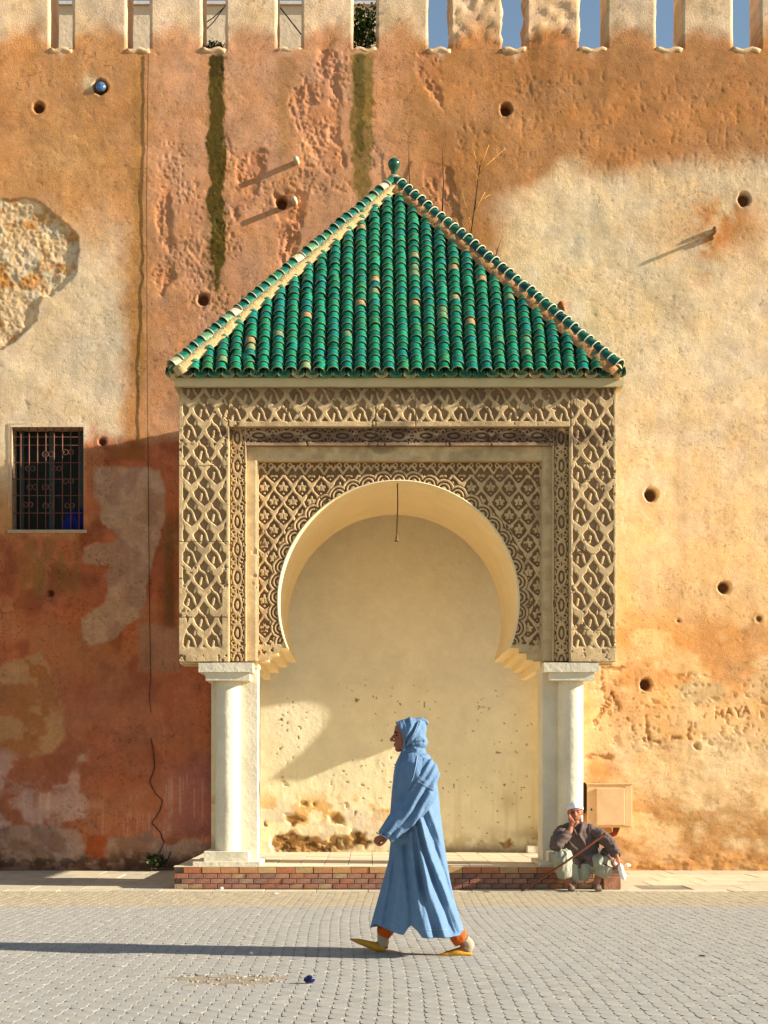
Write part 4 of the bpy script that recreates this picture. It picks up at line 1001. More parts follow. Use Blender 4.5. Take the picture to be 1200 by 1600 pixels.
# ------------------------------------------------------------------ roof
rf = bpy.data.objects.new('roof', None); C.objects.link(rf); rf.parent = pv
EX0, EX1, EY0, EY1, EZ = X(270, 17.36), X(966, 17.36), 17.37, YW-.04, Z(583, 17.36)
AP = Vector(((EX0+EX1)/2+.01, 19.03, Z(291, 19.03)))
GR = [(0, L3(8, 92, 70)), (.12, L3(26, 130, 96)), (.24, L3(8, 112, 98)), (.36, L3(30, 140, 104)), (.5, L3(10, 102, 74)), (.62, L3(18, 118, 112)), (.74, L3(26, 126, 92)), (.84, L3(44, 124, 78)), (.9, L3(14, 110, 86)), (.93, L3(36, 128, 96)), (.972, L3(150, 148, 104)), (1, L3(172, 130, 92))]
TK = dict(rough=.25, noise=.38, scale=18, bump=.25, bscale=40, spec=.5, ramp=GR)
M_tile = mat('glazed_tile', None, **TK); M_tilei = mat('glazed_tile_field', None, island=True, **TK)
M_bare = mat('bare_clay', L3(196, 160, 116), noise=.3, scale=20, bump=.4)
def tile_geo(r0=.072, r1=.058, ln=.17, n=8, th=.012, arc=math.pi):
    """barrel tile: local x across, y up the slope, z out; lower (wide) end at y=0"""
    V = []; Fc = []
    for (r, y) in ((r0-th, -.0), (r0, 0), (r0+.003, .004), (r0, .014), (r1, ln)):
        for k in range(n+1):
            a = (math.pi-arc)/2+arc*k/n; V.append(Vector((r*math.cos(a), y, r*math.sin(a)*.95)))
    m = n+1
    for i in range(4):
        for k in range(n): Fc.append((i*m+k, i*m+k+1, (i+1)*m+k+1, (i+1)*m+k))
    # inner underside a little way in
    b = len(V)
    for k in range(m):
        a = (math.pi-arc)/2+arc*k/n; V.append(Vector(((r0-th-.004)*math.cos(a), .06, (r0-th-.004)*math.sin(a)*.95)))
    for k in range(n): Fc.append((b+k, b+k+1, k+1, k))
    return V, Fc
TG = tile_geo()
bm = bmesh.new(); geo_bm(bm, TG); bmesh.ops.recalc_face_normals(bm, faces=bm.faces)
M_rim = mat('glaze_edge', L3(126, 146, 104), rough=.5, noise=.5, scale=9)
NRIM = 16
tme = bpy.data.meshes.new('roof_tile'); bm.to_mesh(tme); bm.free(); tme.materials.append(M_tile); tme.materials.append(M_rim)
for i_p, p_ in enumerate(tme.polygons): p_.material_index = 1 if i_p < NRIM else 0
tme.polygons.foreach_set('use_smooth', [True]*len(tme.polygons))
def slope_frame(o_, u_, up_):
    u_ = u_.normalized(); v_ = (up_-u_*up_.dot(u_)).normalized(); n_ = u_.cross(v_)
    return u_, v_, n_
def tiles_for(c0, c1, apex):
    """c0->c1 eave line seen from outside left to right"""
    mid = (c0+c1)/2; u_, v_, n_ = slope_frame(mid, c1-c0, apex-mid)
    half = (c1-c0).length/2; Ln = (apex-mid).dot(v_); ua = (apex-mid).dot(u_)
    ncol = int(round(2*half/.1640)); pitch = 2*half/ncol; ex = .1045
    out = []; pans = []
    for i in range(ncol):
        uu = -half+(i+.5)*pitch
        lim = Ln*(1-abs(uu-ua*0)/half)-.03
        j = 0
        while j*ex < lim-.02:
            out.append((uu, j*ex)); j += 1
    for i in range(ncol+1):
        uu = -half+i*pitch; lim = Ln*(1-min(1, abs(uu)/half)); pans.append((uu, lim))
    return mid, u_, v_, n_, out, pans
def tile_matrix(mid, u_, v_, n_, uu, vv, r):
    tilt = .10+r.gauss(0, .014); yaw = r.gauss(0, .045)*(3 if r.random() < .03 else 1)
    R = Matrix((u_, v_, n_)).transposed().to_4x4()
    return Matrix.Translation(mid+u_*(uu+r.gauss(0, .0028))+v_*(vv+r.gauss(0, .004))+n_*(.030+r.gauss(0, .003))) @ R @ Matrix.Rotation(-tilt, 4, 'X') @ Matrix.Rotation(yaw, 4, 'Z')
r = random.Random(5)
FL, FR_, BL, BRr = Vector((EX0, EY0, EZ)), Vector((EX1, EY0, EZ)), Vector((EX0, EY1, EZ)), Vector((EX1, EY1, EZ))
mid, u_, v_, n_, out, pans = tiles_for(FL, FR_, AP)
out.sort(key=lambda t: t[1])
fieldV = []; fieldF = []; nn = 0
TV = np.array([v[:] for v in TG[0]])
def add_field(M):
    global nn
    Mn = np.array(M); q = TV @ Mn[:3, :3].T+Mn[:3, 3]; fieldV.append(q); fieldF.extend([tuple(k+nn for k in f) for f in TG[1]]); nn += len(q)
for i, (uu, vv) in enumerate(out):
    M = tile_matrix(mid, u_, v_, n_, uu, vv, r)
    if i < 300:
        o = bpy.data.objects.new('roof_tile', tme); C.objects.link(o); o.parent = rf; o.matrix_world = M
    else: add_field(M)
allpans = [(mid, u_, v_, n_, pans)]
for a, b in ((BL, FL), (FR_, BRr)):
    md, uu_, vv_, nn_, ou, pa = tiles_for(a, b, AP); allpans.append((md, uu_, vv_, nn_, pa))
    for (uu, vv) in ou: add_field(tile_matrix(md, uu_, vv_, nn_, uu, vv, r))
md, uu_, vv_, nn_, ou, pa = tiles_for(BRr, BL, AP); allpans.append((md, uu_, vv_, nn_, pa))
for (uu, vv) in ou: add_field(tile_matrix(md, uu_, vv_, nn_, uu, vv, r))
me = bpy.data.meshes.new('tile_field'); me.from_pydata(np.concatenate(fieldV).tolist(), [], fieldF); me.update()
o = mesh_obj('tile_field', me, M_tilei, rf, True); o['kind'] = 'stuff'; me.materials.append(M_rim)
nf = len(TG[1]); me.polygons.foreach_set('material_index', [1 if (i % nf) < NRIM else 0 for i in range(len(me.polygons))])
# pans: hollow channels between the barrels
V = []; Fc = []; bmv = bmesh.new(); EAVE = []
for (md, uu_, vv_, nn_, pa) in allpans:
    for uu, lim in pa:
        if lim < .03: lim = .04
        vs0 = np.arange(-.015, lim, .105)
        for t0 in vs0:
            rows = []
            for (t, rad, lift) in ((t0, .068, .0), (t0+.105, .062, -.010)):
                row = []
                for k in range(7):
                    a = math.pi+math.pi*k/6
                    row.append(bmv.verts.new(md+uu_*(uu+rad*math.cos(a))+vv_*t+nn_*(.045+lift+rad*math.sin(a)*.85)))
                rows.append(row)
            for k in range(6): bmv.faces.new((rows[0][k], rows[0][k+1], rows[1][k+1], rows[1][k]))
            if t0 == vs0[0]:
                EAVE.append((md, uu_, vv_, nn_, uu))
                lip = [bmv.verts.new(md+uu_*(uu+.080*math.cos(math.pi+math.pi*k/6))+vv_*t0+nn_*(.045+.080*math.sin(math.pi+math.pi*k/6)*.85)) for k in range(7)]
                for k in range(6): bmv.faces.new((lip[k], lip[k+1], rows[0][k+1], rows[0][k]))
                lip2 = [bmv.verts.new(v.co+vv_*.08) for v in lip]
                for k in range(6): bmv.faces.new((lip2[k], lip2[k+1], lip[k+1], lip[k]))
me = bpy.data.meshes.new('pan_tiles'); bmv.to_mesh(me); bmv.free()
o = mesh_obj('pan_tiles', me, mat('glazed_pan', None, rough=.3, noise=.4, scale=20, bump=.3, island=True, ramp=[(0, L3(12, 70, 52)), (.5, L3(20, 92, 70)), (1, L3(40, 80, 58))]), rf, True); o['kind'] = 'stuff'
# lips of the lowest pans: the scalloped eave
lb = bmesh.new(); a_ = np.linspace(math.pi+.12, 2*math.pi-.12, 11)
o1 = [lb.verts.new((.083*math.cos(a), -.012, .083*math.sin(a)*.95)) for a in a_]; i1 = [lb.verts.new((.069*math.cos(a), -.012, .069*math.sin(a)*.95)) for a in a_]
o2 = [lb.verts.new((.083*math.cos(a), .10, .083*math.sin(a)*.95)) for a in a_]; i2 = [lb.verts.new((.069*math.cos(a), .10, .069*math.sin(a)*.95)) for a in a_]
for k in range(10):
    lb.faces.new((o1[k], o1[k+1], i1[k+1], i1[k])); lb.faces.new((o2[k], o2[k+1], o1[k+1], o1[k])); lb.faces.new((i1[k], i1[k+1], i2[k+1], i2[k]))
bmesh.ops.recalc_face_normals(lb, faces=lb.faces)
lme = bpy.data.meshes.new('eave_tile'); lb.to_mesh(lme); lb.free()
lme.materials.append(mat('eave_glaze', None, ramp=[(0, L3(40, 110, 84)), (.5, L3(90, 140, 104)), (.8, L3(170, 176, 130)), (1, L3(190, 160, 120))], rough=.4, noise=.3, scale=20))
for (md, uu_, vv_, nn_, uu) in EAVE:
    if abs(uu_.y) > .5 or uu_.x < 0: continue
    o = bpy.data.objects.new('eave_tile', lme); C.objects.link(o); o.parent = rf
    o.matrix_world = Matrix.Translation(md+uu_*(uu+r.gauss(0, .003))+vv_*(-.035+r.gauss(0, .004))+nn_*.052) @ Matrix((uu_, vv_, nn_)).transposed().to_4x4()
# decking under the tiles
bm = bmesh.new(); vv = [bm.verts.new(p-Vector((0, 0, .035))) for p in (FL, FR_, BRr, BL)]; ap = bm.verts.new(AP-Vector((0, 0, .04)))
for k in range(4): bm.faces.new((vv[k], vv[(k+1) % 4], ap))
bm.faces.new(vv[::-1]); from_bm('roof_deck', bm, mat('deck_mortar', L3(120, 96, 70), noise=.3), rf)
# hips
M_mort = mat('hip_mortar', L3(206, 176, 120), noise=.22, scale=14, bump=.7, bscale=30)
GR2 = [(0, L3(10, 84, 66)), (.3, L3(16, 98, 80)), (.55, L3(40, 118, 84)), (.7, L3(110, 150, 104)), (.85, L3(214, 196, 156)), (1, L3(222, 204, 168))]
M_ridL = mat('ridge_worn', None, ramp=GR2, rough=.35, noise=.35, scale=20, bump=.3)
M_ridR = mat('ridge_green', None, ramp=[(0, L3(4, 62, 56)), (.4, L3(8, 84, 72)), (.8, L3(18, 92, 74)), (.96, L3(28, 96, 70)), (1, L3(170, 150, 100))], rough=.25, noise=.3, scale=20, bump=.25)
M_lip = mat('bare_lip', L3(206, 200, 170), noise=.2, scale=20)
def hip(c, m, seed):
    r = random.Random(seed); d = (AP-c); Ln = d.length; d.normalize()
    side = d.cross(Vector((0, 0, 1))).normalized(); nrm = side.cross(d).normalized()
    if nrm.z < 0: nrm = -nrm; side = -side
    g_ = tile_geo(.094, .080, .17, 10, .014, math.pi*1.05)
    bm = bmesh.new(); geo_bm(bm, g_); bmesh.ops.recalc_face_normals(bm, faces=bm.faces); me = bpy.data.meshes.new('ridge_tile'); bm.to_mesh(me); bm.free(); me.materials.append(m)
    me.polygons.foreach_set('use_smooth', [True]*len(me.polygons))
    R = Matrix((side if side.cross(d).dot(nrm) > 0 else -side, d, nrm)).transposed().to_4x4()
    # lip ring mesh
    lb = bmesh.new(); pts = [(.096*math.cos(a), -.003, .091*math.sin(a)) for a in np.linspace(-.05, math.pi+.05, 12)]; geo_bm(lb, tube_geo(pts, .0065, 5)); lme = bpy.data.meshes.new('tile_lip'); lb.to_mesh(lme); lb.free(); lme.materials.append(M_lip)
    t = .05
    while t < Ln-.06:
        M = Matrix.Translation(c+d*t+nrm*(.055+r.gauss(0, .004))) @ R @ Matrix.Rotation(-.09+r.gauss(0, .015), 4, 'X') @ Matrix.Rotation(r.gauss(0, .03), 4, 'Z')
        o = bpy.data.objects.new('ridge_tile', me); C.objects.link(o); o.parent = rf; o.matrix_world = M
        o2 = bpy.data.objects.new('tile_lip', lme); C.objects.link(o2); o2.parent = rf; o2.matrix_world = M
        t += .132
    # mortar bed
    bm = bmesh.new(); rows = []; n = 60
    for i in range(n+1):
        p = c+d*(Ln*i/n); row = []
        for k, (s_, h_) in enumerate(((-.15, -.06), (-.128, .0), (-.085, .05), (.085, .05), (.128, .0), (.15, -.06))):
            row.append(bm.verts.new(p+side*(s_+r.gauss(0, .006))+nrm*(h_+r.gauss(0, .005))))
        rows.append(row)
    for i in range(n):
        for k in range(5): bm.faces.new((rows[i][k], rows[i][k+1], rows[i+1][k+1], rows[i+1][k]))
    bm.faces.new(rows[0]); from_bm('hip_mortar', bm, M_mort if seed != 2 else mat('hip_mortar_brown', L3(168, 122, 76), noise=.3, scale=14, bump=.7, bscale=30), rf, True)
hip(FL, M_ridL, 1); hip(FR_, M_ridR, 2); hip(BL, M_ridL, 3); hip(BRr, M_ridR, 4)
for c in (FL, FR_):
    fused('hip_end', [ell_geo(c+Vector((0, .02, .02)), (.06, .06, .10))], .012, M_mort, rf, 1, lambda c_, n: c_+n*.012*(fbm(c_[:, 0:1]*40, c_[:, 2:3]*40, 3)-.5))
M_fin = mat('finial_glaze', L3(14, 78, 58), rough=.12, noise=.15, scale=10, bump=.05, spec=.6)
fz = AP.z
lathe('finial_base', (AP.x, AP.y, fz+.02), [(.10, -.08), (.105, .0), (.085, .03), (.078, .06), (.085, .085), (.06, .11)], mat('finial_mortar', L3(170, 158, 120), noise=.3, scale=20, bump=.5), rf)
bz = Z(256.5, AP.y)-fz
lathe('finial', (AP.x, AP.y, fz), [(.03, .10), (.034, .15), (.038, bz-.09), (.05, bz-.068), (.070, bz-.04), (.079, bz), (.073, bz+.035), (.055, bz+.058), (.028, bz+.074), (.004, bz+.079)], M_fin, rf, 28)

# hanging cord in the arch
cd = thing('hanging_cord', 'thin cord with a small bulb holder hanging from the crown of the arch', 'lamp cord')
tube('cord', [P(621, 751, 17.76), P(621.5, 790, 17.76), P(620.5, 812, 17.76), P(620, 835, 17.76)], .0075, mat('cord', L3(92, 62, 40)), cd, 6)
lathe('bulb_holder', P(620, 846, 17.76), [(.03, 0), (.026, .012), (.018, .02), (.016, .05), (.011, .075), (.006, .09)], mat('holder', L3(120, 86, 50)), cd, 12)

# ------------------------------------------------------------------ litter
def litter(name, label, c, rad, m, cat, seed=1):
    o = fused(name, [ell_geo(c, rad)], min(rad)*.18, m, None, 0, lambda q, n: q+n*(min(rad)*1.1*(fbm(q[:, 0:1]*55+seed, q[:, 2:3]*55+q[:, 1:2]*40, 3)-.5)))
    return tag(o, label, cat)
litter('crushed_can', 'crumpled dark blue can lying on the paving beside the sunken patch', P(484, 1531, F*H/(1537-VY)), (.034, .026, .024), mat('can_blue', L3(34, 38, 84), rough=.25, noise=.5, scale=40, metal=.3), 'can', 2)
litter('paper_scrap', 'white paper scrap on the edge of the long shadow', P(393, 1489, F*H/(1492-VY)), (.013, .012, .010), mat('paper', L3(232, 228, 220)), 'litter', 3)
litter('paper_scrap', 'small white scrap on the pavement below the left column', P(346, 1388, F*H/(1391-VY)), (.022, .018, .014), bpy.data.materials['paper'], 'litter', 4)
litter('paper_scrap', 'flat white scrap on the sandy pavers left of the walking man', P(430, 1396, F*H/(1397-VY)), (.035, .03, .007), bpy.data.materials['paper'], 'litter', 5)
litter('dark_scrap', 'dark curled scrap lying on the grey paving at far right', P(1097, 1493, F*H/(1495-VY)), (.026, .014, .006), mat('dark_scrap', L3(50, 44, 40)), 'litter', 6)
litter('pebble', 'white stone on the pavement against the wall right of the seated man', P(981, 1352, YW-.55), (.045, .035, .026), bpy.data.materials['paper'], 'stone', 7)

# ------------------------------------------------------------------ people
def crv(pts, rad, n=6):
    """smooth (Catmull-Rom) path through points with radii"""
    P_ = [Vector(p) for p in pts]; Rr = [r if isinstance(r, (tuple, list)) else (r, r) for r in rad]; o = []; ro = []
    for i in range(len(P_)-1):
        p0, p1, p2, p3 = P_[max(i-1, 0)], P_[i], P_[i+1], P_[min(i+2, len(P_)-1)]
        for k in range(n):
            t = k/n
            o.append(.5*((2*p1)+(-p0+p2)*t+(2*p0-5*p1+4*p2-p3)*t*t+(-p0+3*p1-3*p2+p3)*t**3))
            e = t*t*(3-2*t); ro.append((Rr[i][0]*(1-e)+Rr[i+1][0]*e, Rr[i][1]*(1-e)+Rr[i+1][1]*e))
    o.append(P_[-1]); ro.append(Rr[-1]); return o, ro
def limb(pts, rad, n=12):
    o, ro = crv(pts, rad); g = tube_geo(o, ro, n); return g
def skin_chain(pts, rad, n=12):
    a = [limb(pts, rad, n)]
    for p, r in ((pts[0], rad[0]), (pts[-1], rad[-1])):
        r = max(r) if isinstance(r, (tuple, list)) else r; a.append(ell_geo(p, (r, r, r), None, 10, 6))
    return a
def fabric(name, col, **k):
    kk = dict(rough=.95, noise=.10, scale=14, bump=.25, bscale=120, spec=.1); kk.update(k); return mat(name, L3(*col), **kk)
M_skin = mat('skin', L3(156, 92, 66), rough=.55, noise=.12, scale=30, bump=.1, bscale=150, spec=.35)

Y0 = 10.95
def W(px, py, d=0): return Vector((X(px, Y0), Y0+d, Z(py, Y0)))
wk = thing('person', 'person in long hooded light blue robe and yellow slippers walking past the arch', 'person')
g = []
g += [ell_geo(W(641, 1147), (.092, .078, .112)), ell_geo(W(626, 1141), (.046, .060, .058)), ell_geo(W(629, 1155), (.060, .060, .090)), ell_geo(W(622.5, 1170.5), (.027, .032, .022)), ell_geo(W(632, 1167), (.045, .054, .032)),
      limb([W(617, 1147), W(613.5, 1152), W(610.8, 1156.2)], [.0085, .0105, .0125], 8), ell_geo(W(612, 1156.8), (.015, .013, .010)), ell_geo(W(615, 1157.5, -.012), (.010, .009, .008)),
      ell_geo(W(618, 1143.5), (.014, .044, .009)), ell_geo(W(616.6, 1162.8), (.010, .022, .0055)), ell_geo(W(617.3, 1165.8), (.010, .020, .006)), ell_geo(W(624, 1157, -.035), (.028, .022, .024)), ell_geo(W(624, 1157, .035), (.028, .022, .024))]
g += skin_chain([W(640, 1165, .0), W(646, 1185, .0)], [.058, .06])
g += [limb([W(650, 1182), W(651, 1205), W(650, 1240), W(652, 1285), W(654, 1325)], [(.07, .06), (.15, .10), (.14, .10), (.12, .10), (.13, .11)], 16)]
for sd, d in ((-1, -.17), (1, .17)): g += skin_chain([W(654, 1200, 0), W(657, 1206, d*.9)], [.08, .06])
# near arm, forward; far arm, back
g += skin_chain([W(660, 1208, -.17), W(646, 1250, -.21), W(620, 1288, -.255), W(603, 1304, -.275)], [.052, .045, .036, .024])
g += skin_chain([W(657, 1208, .17), W(672, 1255, .20), W(664, 1290, .22)], [.052, .042, .034])
# hand of the near arm
g += [ell_geo(W(597.5, 1307, -.275), (.036, .020, .030))]
for k in range(4):
    dd = -.295+k*.0155; o = [0, 2.2, 1.6, -.6][k]
    g += skin_chain([W(595, 1304+.3*k, dd), W(588.5-o*.5, 1306.5+k*.4, dd-.002), W(586-o*.4, 1312.5+k*.2, dd), W(589.5, 1317-o*.1, dd+.004), W(593, 1315.5, dd+.006)], [.0105, .0098, .0090, .0082, .0072], 8)
g += [ell_geo(W(591, 1311, -.272), (.018, .026, .018))]
g += skin_chain([W(603, 1308, -.298), W(599, 1314, -.306), W(594, 1317.5, -.300), W(590.5, 1317.8, -.295)], [.012, .0105, .0095, .008], 8)
# legs and feet
g += skin_chain([W(654, 1322, .09), W(630, 1392, .11), W(601, 1458, .11), W(599, 1476, .11)], [.085, .062, .042, .038])
g += skin_chain([W(657, 1322, -.09), W(684, 1395, -.05), W(718, 1460, -.09), W(729, 1474, -.10)], [.085, .062, .044, .038])
g += skin_chain([W(600, 1481, .11), W(580, 1479, .11), W(562, 1474, .11)], [.034, .026, .014])
g += skin_chain([W(729, 1479, -.10), W(712, 1484, -.10), W(694, 1487.5, -.10)], [.034, .024, .014])
body = fused('body', g, .0052, M_skin, wk, 3)
M_eye = mat('eye', L3(30, 18, 14), rough=.3, noise=0, bump=0); M_brow = mat('brow_hair', L3(60, 44, 36))
for d in (-.036, .036):
    bm = bmesh.new(); geo_bm(bm, ell_geo(W(619.6, 1149.3, d), (.011, .010, .0055))); from_bm('eye', bm, M_eye, wk, True)
    bm = bmesh.new(); geo_bm(bm, tube_geo([W(617, 1145.5, d*.6), W(618, 1144.2, d*1.1), W(621.5, 1145.5, d*1.4)], [.004, .006, .003], 6)); from_bm('eyebrow', bm, M_brow, wk, True)
M_robe = fabric('blue_wool', (104, 132, 162), bscale=60, bump=.5, noise=.10, speck=.08, sscale=120)
M_robed = fabric('blue_wool_seam', (138, 162, 186))
# robe
tab = np.array([(1172, 634, 660, .07), (1180, 624, 669, .125), (1192, 618.5, 676, .19), (1210, 615, 680.5, .225), (1240, 612, 684, .235), (1280, 609, 689, .235), (1320, 610, 694, .24), (1350, 607, 698.5, .25), (1380, 599, 703, .26), (1410, 591, 709, .27), (1440, 583, 718, .28), (1460, 578, 724.5, .285)])
hx = [570, 581, 605, 629, 637, 641, 650, 657, 690, 717, 724, 735]; hy = [1439, 1441, 1449, 1456, 1444, 1441, 1448, 1458, 1459, 1458, 1447, 1444]
RID = [([(654, 1280), (672, 1340), (698, 1400), (717, 1448)], .034, 5), ([(648, 1290), (658, 1350), (676, 1410), (690, 1456)], .028, 5), ([(640, 1300), (644, 1360), (654, 1420), (663, 1456)], .022, 5),
       ([(668, 1262), (690, 1320), (706, 1385), (721, 1436)], .026, 4.5), ([(697, 1215), (703, 1300), (709, 1380), (720, 1440)], .024, 5), ([(622, 1310), (622, 1370), (611, 1445)], .016, 5), ([(611, 1345), (600, 1400), (593, 1440)], .014, 4.5),
       ([(672, 1215), (682, 1238), (686, 1262)], .014, 5), ([(620, 1215), (619, 1300)], .010, 5)]
VAL = [([(661, 1275), (681, 1330), (703, 1393), (720, 1442)], .018, 3.2), ([(651, 1286), (665, 1345), (687, 1405), (703, 1452)], .022, 3.4), ([(644, 1296), (651, 1355), (665, 1415), (677, 1456)], .020, 3.4),
       ([(689, 1230), (690, 1262), (700, 1330)], .022, 4.5), ([(639, 1450), (641, 1420), (637, 1370), (632, 1320)], .024, 4), ([(616, 1330), (611, 1385), (602, 1442)], .014, 3.2)]
def robe_fold(px, py):
    s_ = np.zeros(px.shape)
    for L_, a, w_ in RID: s_ += 1.5*a*np.exp(-(pl(px, py, L_)/w_)**2)
    for L_, a, w_ in VAL: s_ -= 1.5*a*np.exp(-(pl(px, py, L_)/w_)**2)
    return s_
nA, nR = 180, 150; th = np.linspace(0, 2*np.pi, nA, endpoint=False); tt = np.linspace(0, 1, nR)
TH, TT = np.meshgrid(th, tt)
pyn = 1172+TT*(1460-1172)
xl = np.interp(pyn, tab[:, 0], tab[:, 1]); xr = np.interp(pyn, tab[:, 0], tab[:, 2]); dh = np.interp(pyn, tab[:, 0], tab[:, 3])
cxp = (xl+xr)/2; ap = (xr-xl)/2
cosT = np.sign(np.cos(TH))*np.abs(np.cos(TH))**.9; sinT = np.sin(TH)
rip = 1+.05*TT*np.sin(TH*9+2*TT+.5)+.035*TT*np.sin(TH*15-3*TT)
e_ = 1+.12*sst(.05, .3, TT)
cE = np.sign(np.cos(TH))*np.abs(np.cos(TH))**e_; sE = np.sign(sinT)*np.abs(sinT)**e_
px = cxp+ap*(cE+.14*np.maximum(0, -sinT)**2*(1-np.abs(cE))*sst(.05, .3, TT)); dpt = dh*sE*rip*1.08
dpt = dpt+(-(px-cxp)/np.maximum(ap, 1))*.07*sst(.55, 1, TT)
near = sst(.1, .5, -sinT)
hem = np.interp(px, hx, hy); hem = hem*near+1452*(1-near)
py = 1172+TT*(hem-1172)
fold = robe_fold(px, py)*near
fold += (fbm(px/9+4, py/26, 4)-.5)*.016*near
dpt = dpt-fold
# back of the robe: mirrored folds, softer
co = np.stack([X(0, Y0)+(px)*Y0/F, Y0+dpt, H-(py-VY)*Y0/F], -1)
V = co.reshape(-1, 3).tolist(); Fc = [(i*nA+k, i*nA+(k+1) % nA, (i+1)*nA+(k+1) % nA, (i+1)*nA+k) for i in range(nR-1) for k in range(nA)]
inner = co[-1].copy(); inner[:, 2] += .012; b0 = len(V)
ctr = inner.mean(0); V += (ctr+(inner-ctr)*.975).tolist(); up = ctr+(inner-ctr)*.80; up[:, 2] += .14; V += up.tolist()
for k in range(nA):
    j = (k+1) % nA; Fc.append(((nR-1)*nA+k, (nR-1)*nA+j, b0+j, b0+k)); Fc.append((b0+k, b0+j, b0+nA+j, b0+nA+k))
me = bpy.data.meshes.new('robe'); me.from_pydata(V, [], Fc); me.update()
robe = mesh_obj('robe', me, M_robe, wk, True)
def px_def(fn):
    def f(c, n):
        px = c[:, 0]*F/Y0+VX; py = VY-(c[:, 2]-H)*F/Y0; return fn(c, n, px, py)
    return f
def slv(c, n, px, py):
    s_ = np.zeros(len(c))
    for L_, a, w_ in (([(660, 1222), (640, 1262), (606, 1300)], .016, 3.5), ([(668, 1240), (648, 1275), (618, 1304)], .016, 3.5), ([(652, 1215), (632, 1252), (596, 1297)], .012, 3), ([(676, 1232), (662, 1262), (640, 1285)], .014, 3)):
        s_ += a*np.exp(-(pl(px, py, L_)/w_)**2)
    for L_, a, w_ in (([(664, 1232), (644, 1268), (612, 1302)], .012, 2.5), ([(642, 1240), (628, 1262)], .014, 3)):
        s_ -= a*np.exp(-(pl(px, py, L_)/w_)**2)
    cut = np.clip((1299+(px-587)*.48)-py, 0, None)
    return c+n*(s_+.006*np.sin(px*.5+py*.3))[:, None]*sst(0, .02, -(c[:, 1]-Y0)-.12)[:, None]
fused('sleeve', [limb([W(667, 1196, -.09), W(664, 1212, -.15), W(655, 1240, -.20), W(640, 1262, -.235), (W(620, 1284, -.262)), W(600.5, 1304.5, -.275)], [(.07, .08), (.10, .09), (.118, .085), (.106, .075), (.084, .06), (.066, .042)], 20),
                 ell_geo(W(664, 1207, -.10), (.085, .09, .085)), limb([W(668, 1215, -.15), W(664, 1245, -.18), W(650, 1278, -.21)], [(.05, .05), (.055, .05), (.02, .03)], 10)], .0068, M_robe, wk, 2, px_def(slv))
fused('sleeve', [limb([W(660, 1200, .09), W(668, 1235, .18), W(672, 1270, .22), W(660, 1300, .23)], [(.08, .09), (.09, .07), (.085, .06), (.06, .045)], 16)], .009, M_robe, wk, 3)
tube('cuff', [W(587.5, 1298.5, -.31), W(600, 1304.5, -.325), W(612.5, 1311, -.29)], .005, M_robed, wk, 6)
# hood
ex = [(1120, 618), (1128, 618.5), (1134, 622.5), (1142, 627.5), (1152, 631), (1162, 631.5), (1170, 630), (1178, 627), (1190, 622)]
def hood_def(c, n, px, py):
    c = c.copy()
    s_ = np.zeros(len(c))
    for L_, a, w_ in (([(655, 1130), (648, 1145), (638, 1162), (627, 1183)], .016, 2.3), ([(640, 1122), (642, 1135), (636, 1150)], .010, 2.5), ([(646, 1157), (656, 1152), (663, 1157)], .008, 2.2), ([(643, 1156), (645, 1168), (650, 1172), (663, 1164)], .008, 1.6), ([(629, 1124), (634, 1140), (634, 1155)], .008, 2)):
        s_ += a*np.exp(-(pl(px, py, L_)/w_)**2)
    for L_, a, w_ in (([(650, 1130), (643, 1146), (634, 1160)], .014, 2.2), ([(648, 1162), (660, 1159)], .008, 1.8), ([(636, 1168), (640, 1176)], .012, 3)):
        s_ -= a*np.exp(-(pl(px, py, L_)/w_)**2)
    c += n*(s_*(c[:, 1] < Y0))[:, None]
    e = np.interp(VY-(c[:, 2]-H)*F/Y0, [a for a, b in ex], [b for a, b in ex]); xx = (e-VX)*Y0/F
    c[:, 0] = np.where(c[:, 0] < xx, xx+.02*(c[:, 0]-xx), c[:, 0]); return c
fused('hood', [ell_geo(W(642, 1147), (.112, .102, .122)), ell_geo(W(652, 1160), (.080, .105, .070)), ell_geo(W(647, 1175), (.090, .115, .055)), ell_geo(W(634, 1180), (.050, .085, .040)), ell_geo(W(652, 1140), (.070, .07, .085)),
               limb([W(648, 1131), W(656, 1126.5), W(662.5, 1126.5), W(669.5, 1131)], [.044, .028, .020, .010], 8), ell_geo(W(655, 1149), (.050, .07, .09)), ell_geo(W(627, 1140), (.05, .09, .07)), ell_geo(W(655, 1185), (.09, .15, .05))], .0058, M_robe, wk, 2, px_def(hood_def))
rim = [W(620, 1129, 0), W(622, 1131, -.045), W(627, 1141, -.072), W(631, 1154, -.078), W(631, 1166, -.074), W(627, 1178, -.055), W(624, 1185, 0)]
ro, rr_ = crv(rim, [.009]*7); bm = bmesh.new(); geo_bm(bm, tube_geo(ro, rr_, 8)); geo_bm(bm, tube_geo([Vector((p.x, 2*Y0-p.y, p.z)) for p in ro], rr_, 8)); from_bm('hood_rim', bm, M_robe, wk, True)
M_or = fabric('orange_cloth', (196, 92, 34)); M_yel = mat('yellow_leather', L3(200, 146, 40), rough=.5, noise=.18, scale=30, bump=.2); M_sock = fabric('sock', (176, 156, 134))
def crumple(a=.006, f=40): return lambda c, n: c+n*(a*2*(fbm(c[:, 0]*f+c[:, 1]*f*.5, c[:, 2]*f*.6, 3)-.5))[:, None]
fused('trouser_leg', [limb([W(614, 1432, .11), W(604, 1452, .11), W(599, 1466, .11)], [.075, .068, .050], 16)], .007, M_or, wk, 2, crumple())
fused('trouser_leg', [limb([W(704, 1438, -.06), W(714, 1458, -.08), W(720, 1472, -.10)], [.055, .064, .052], 16)], .007, M_or, wk, 2, crumple())
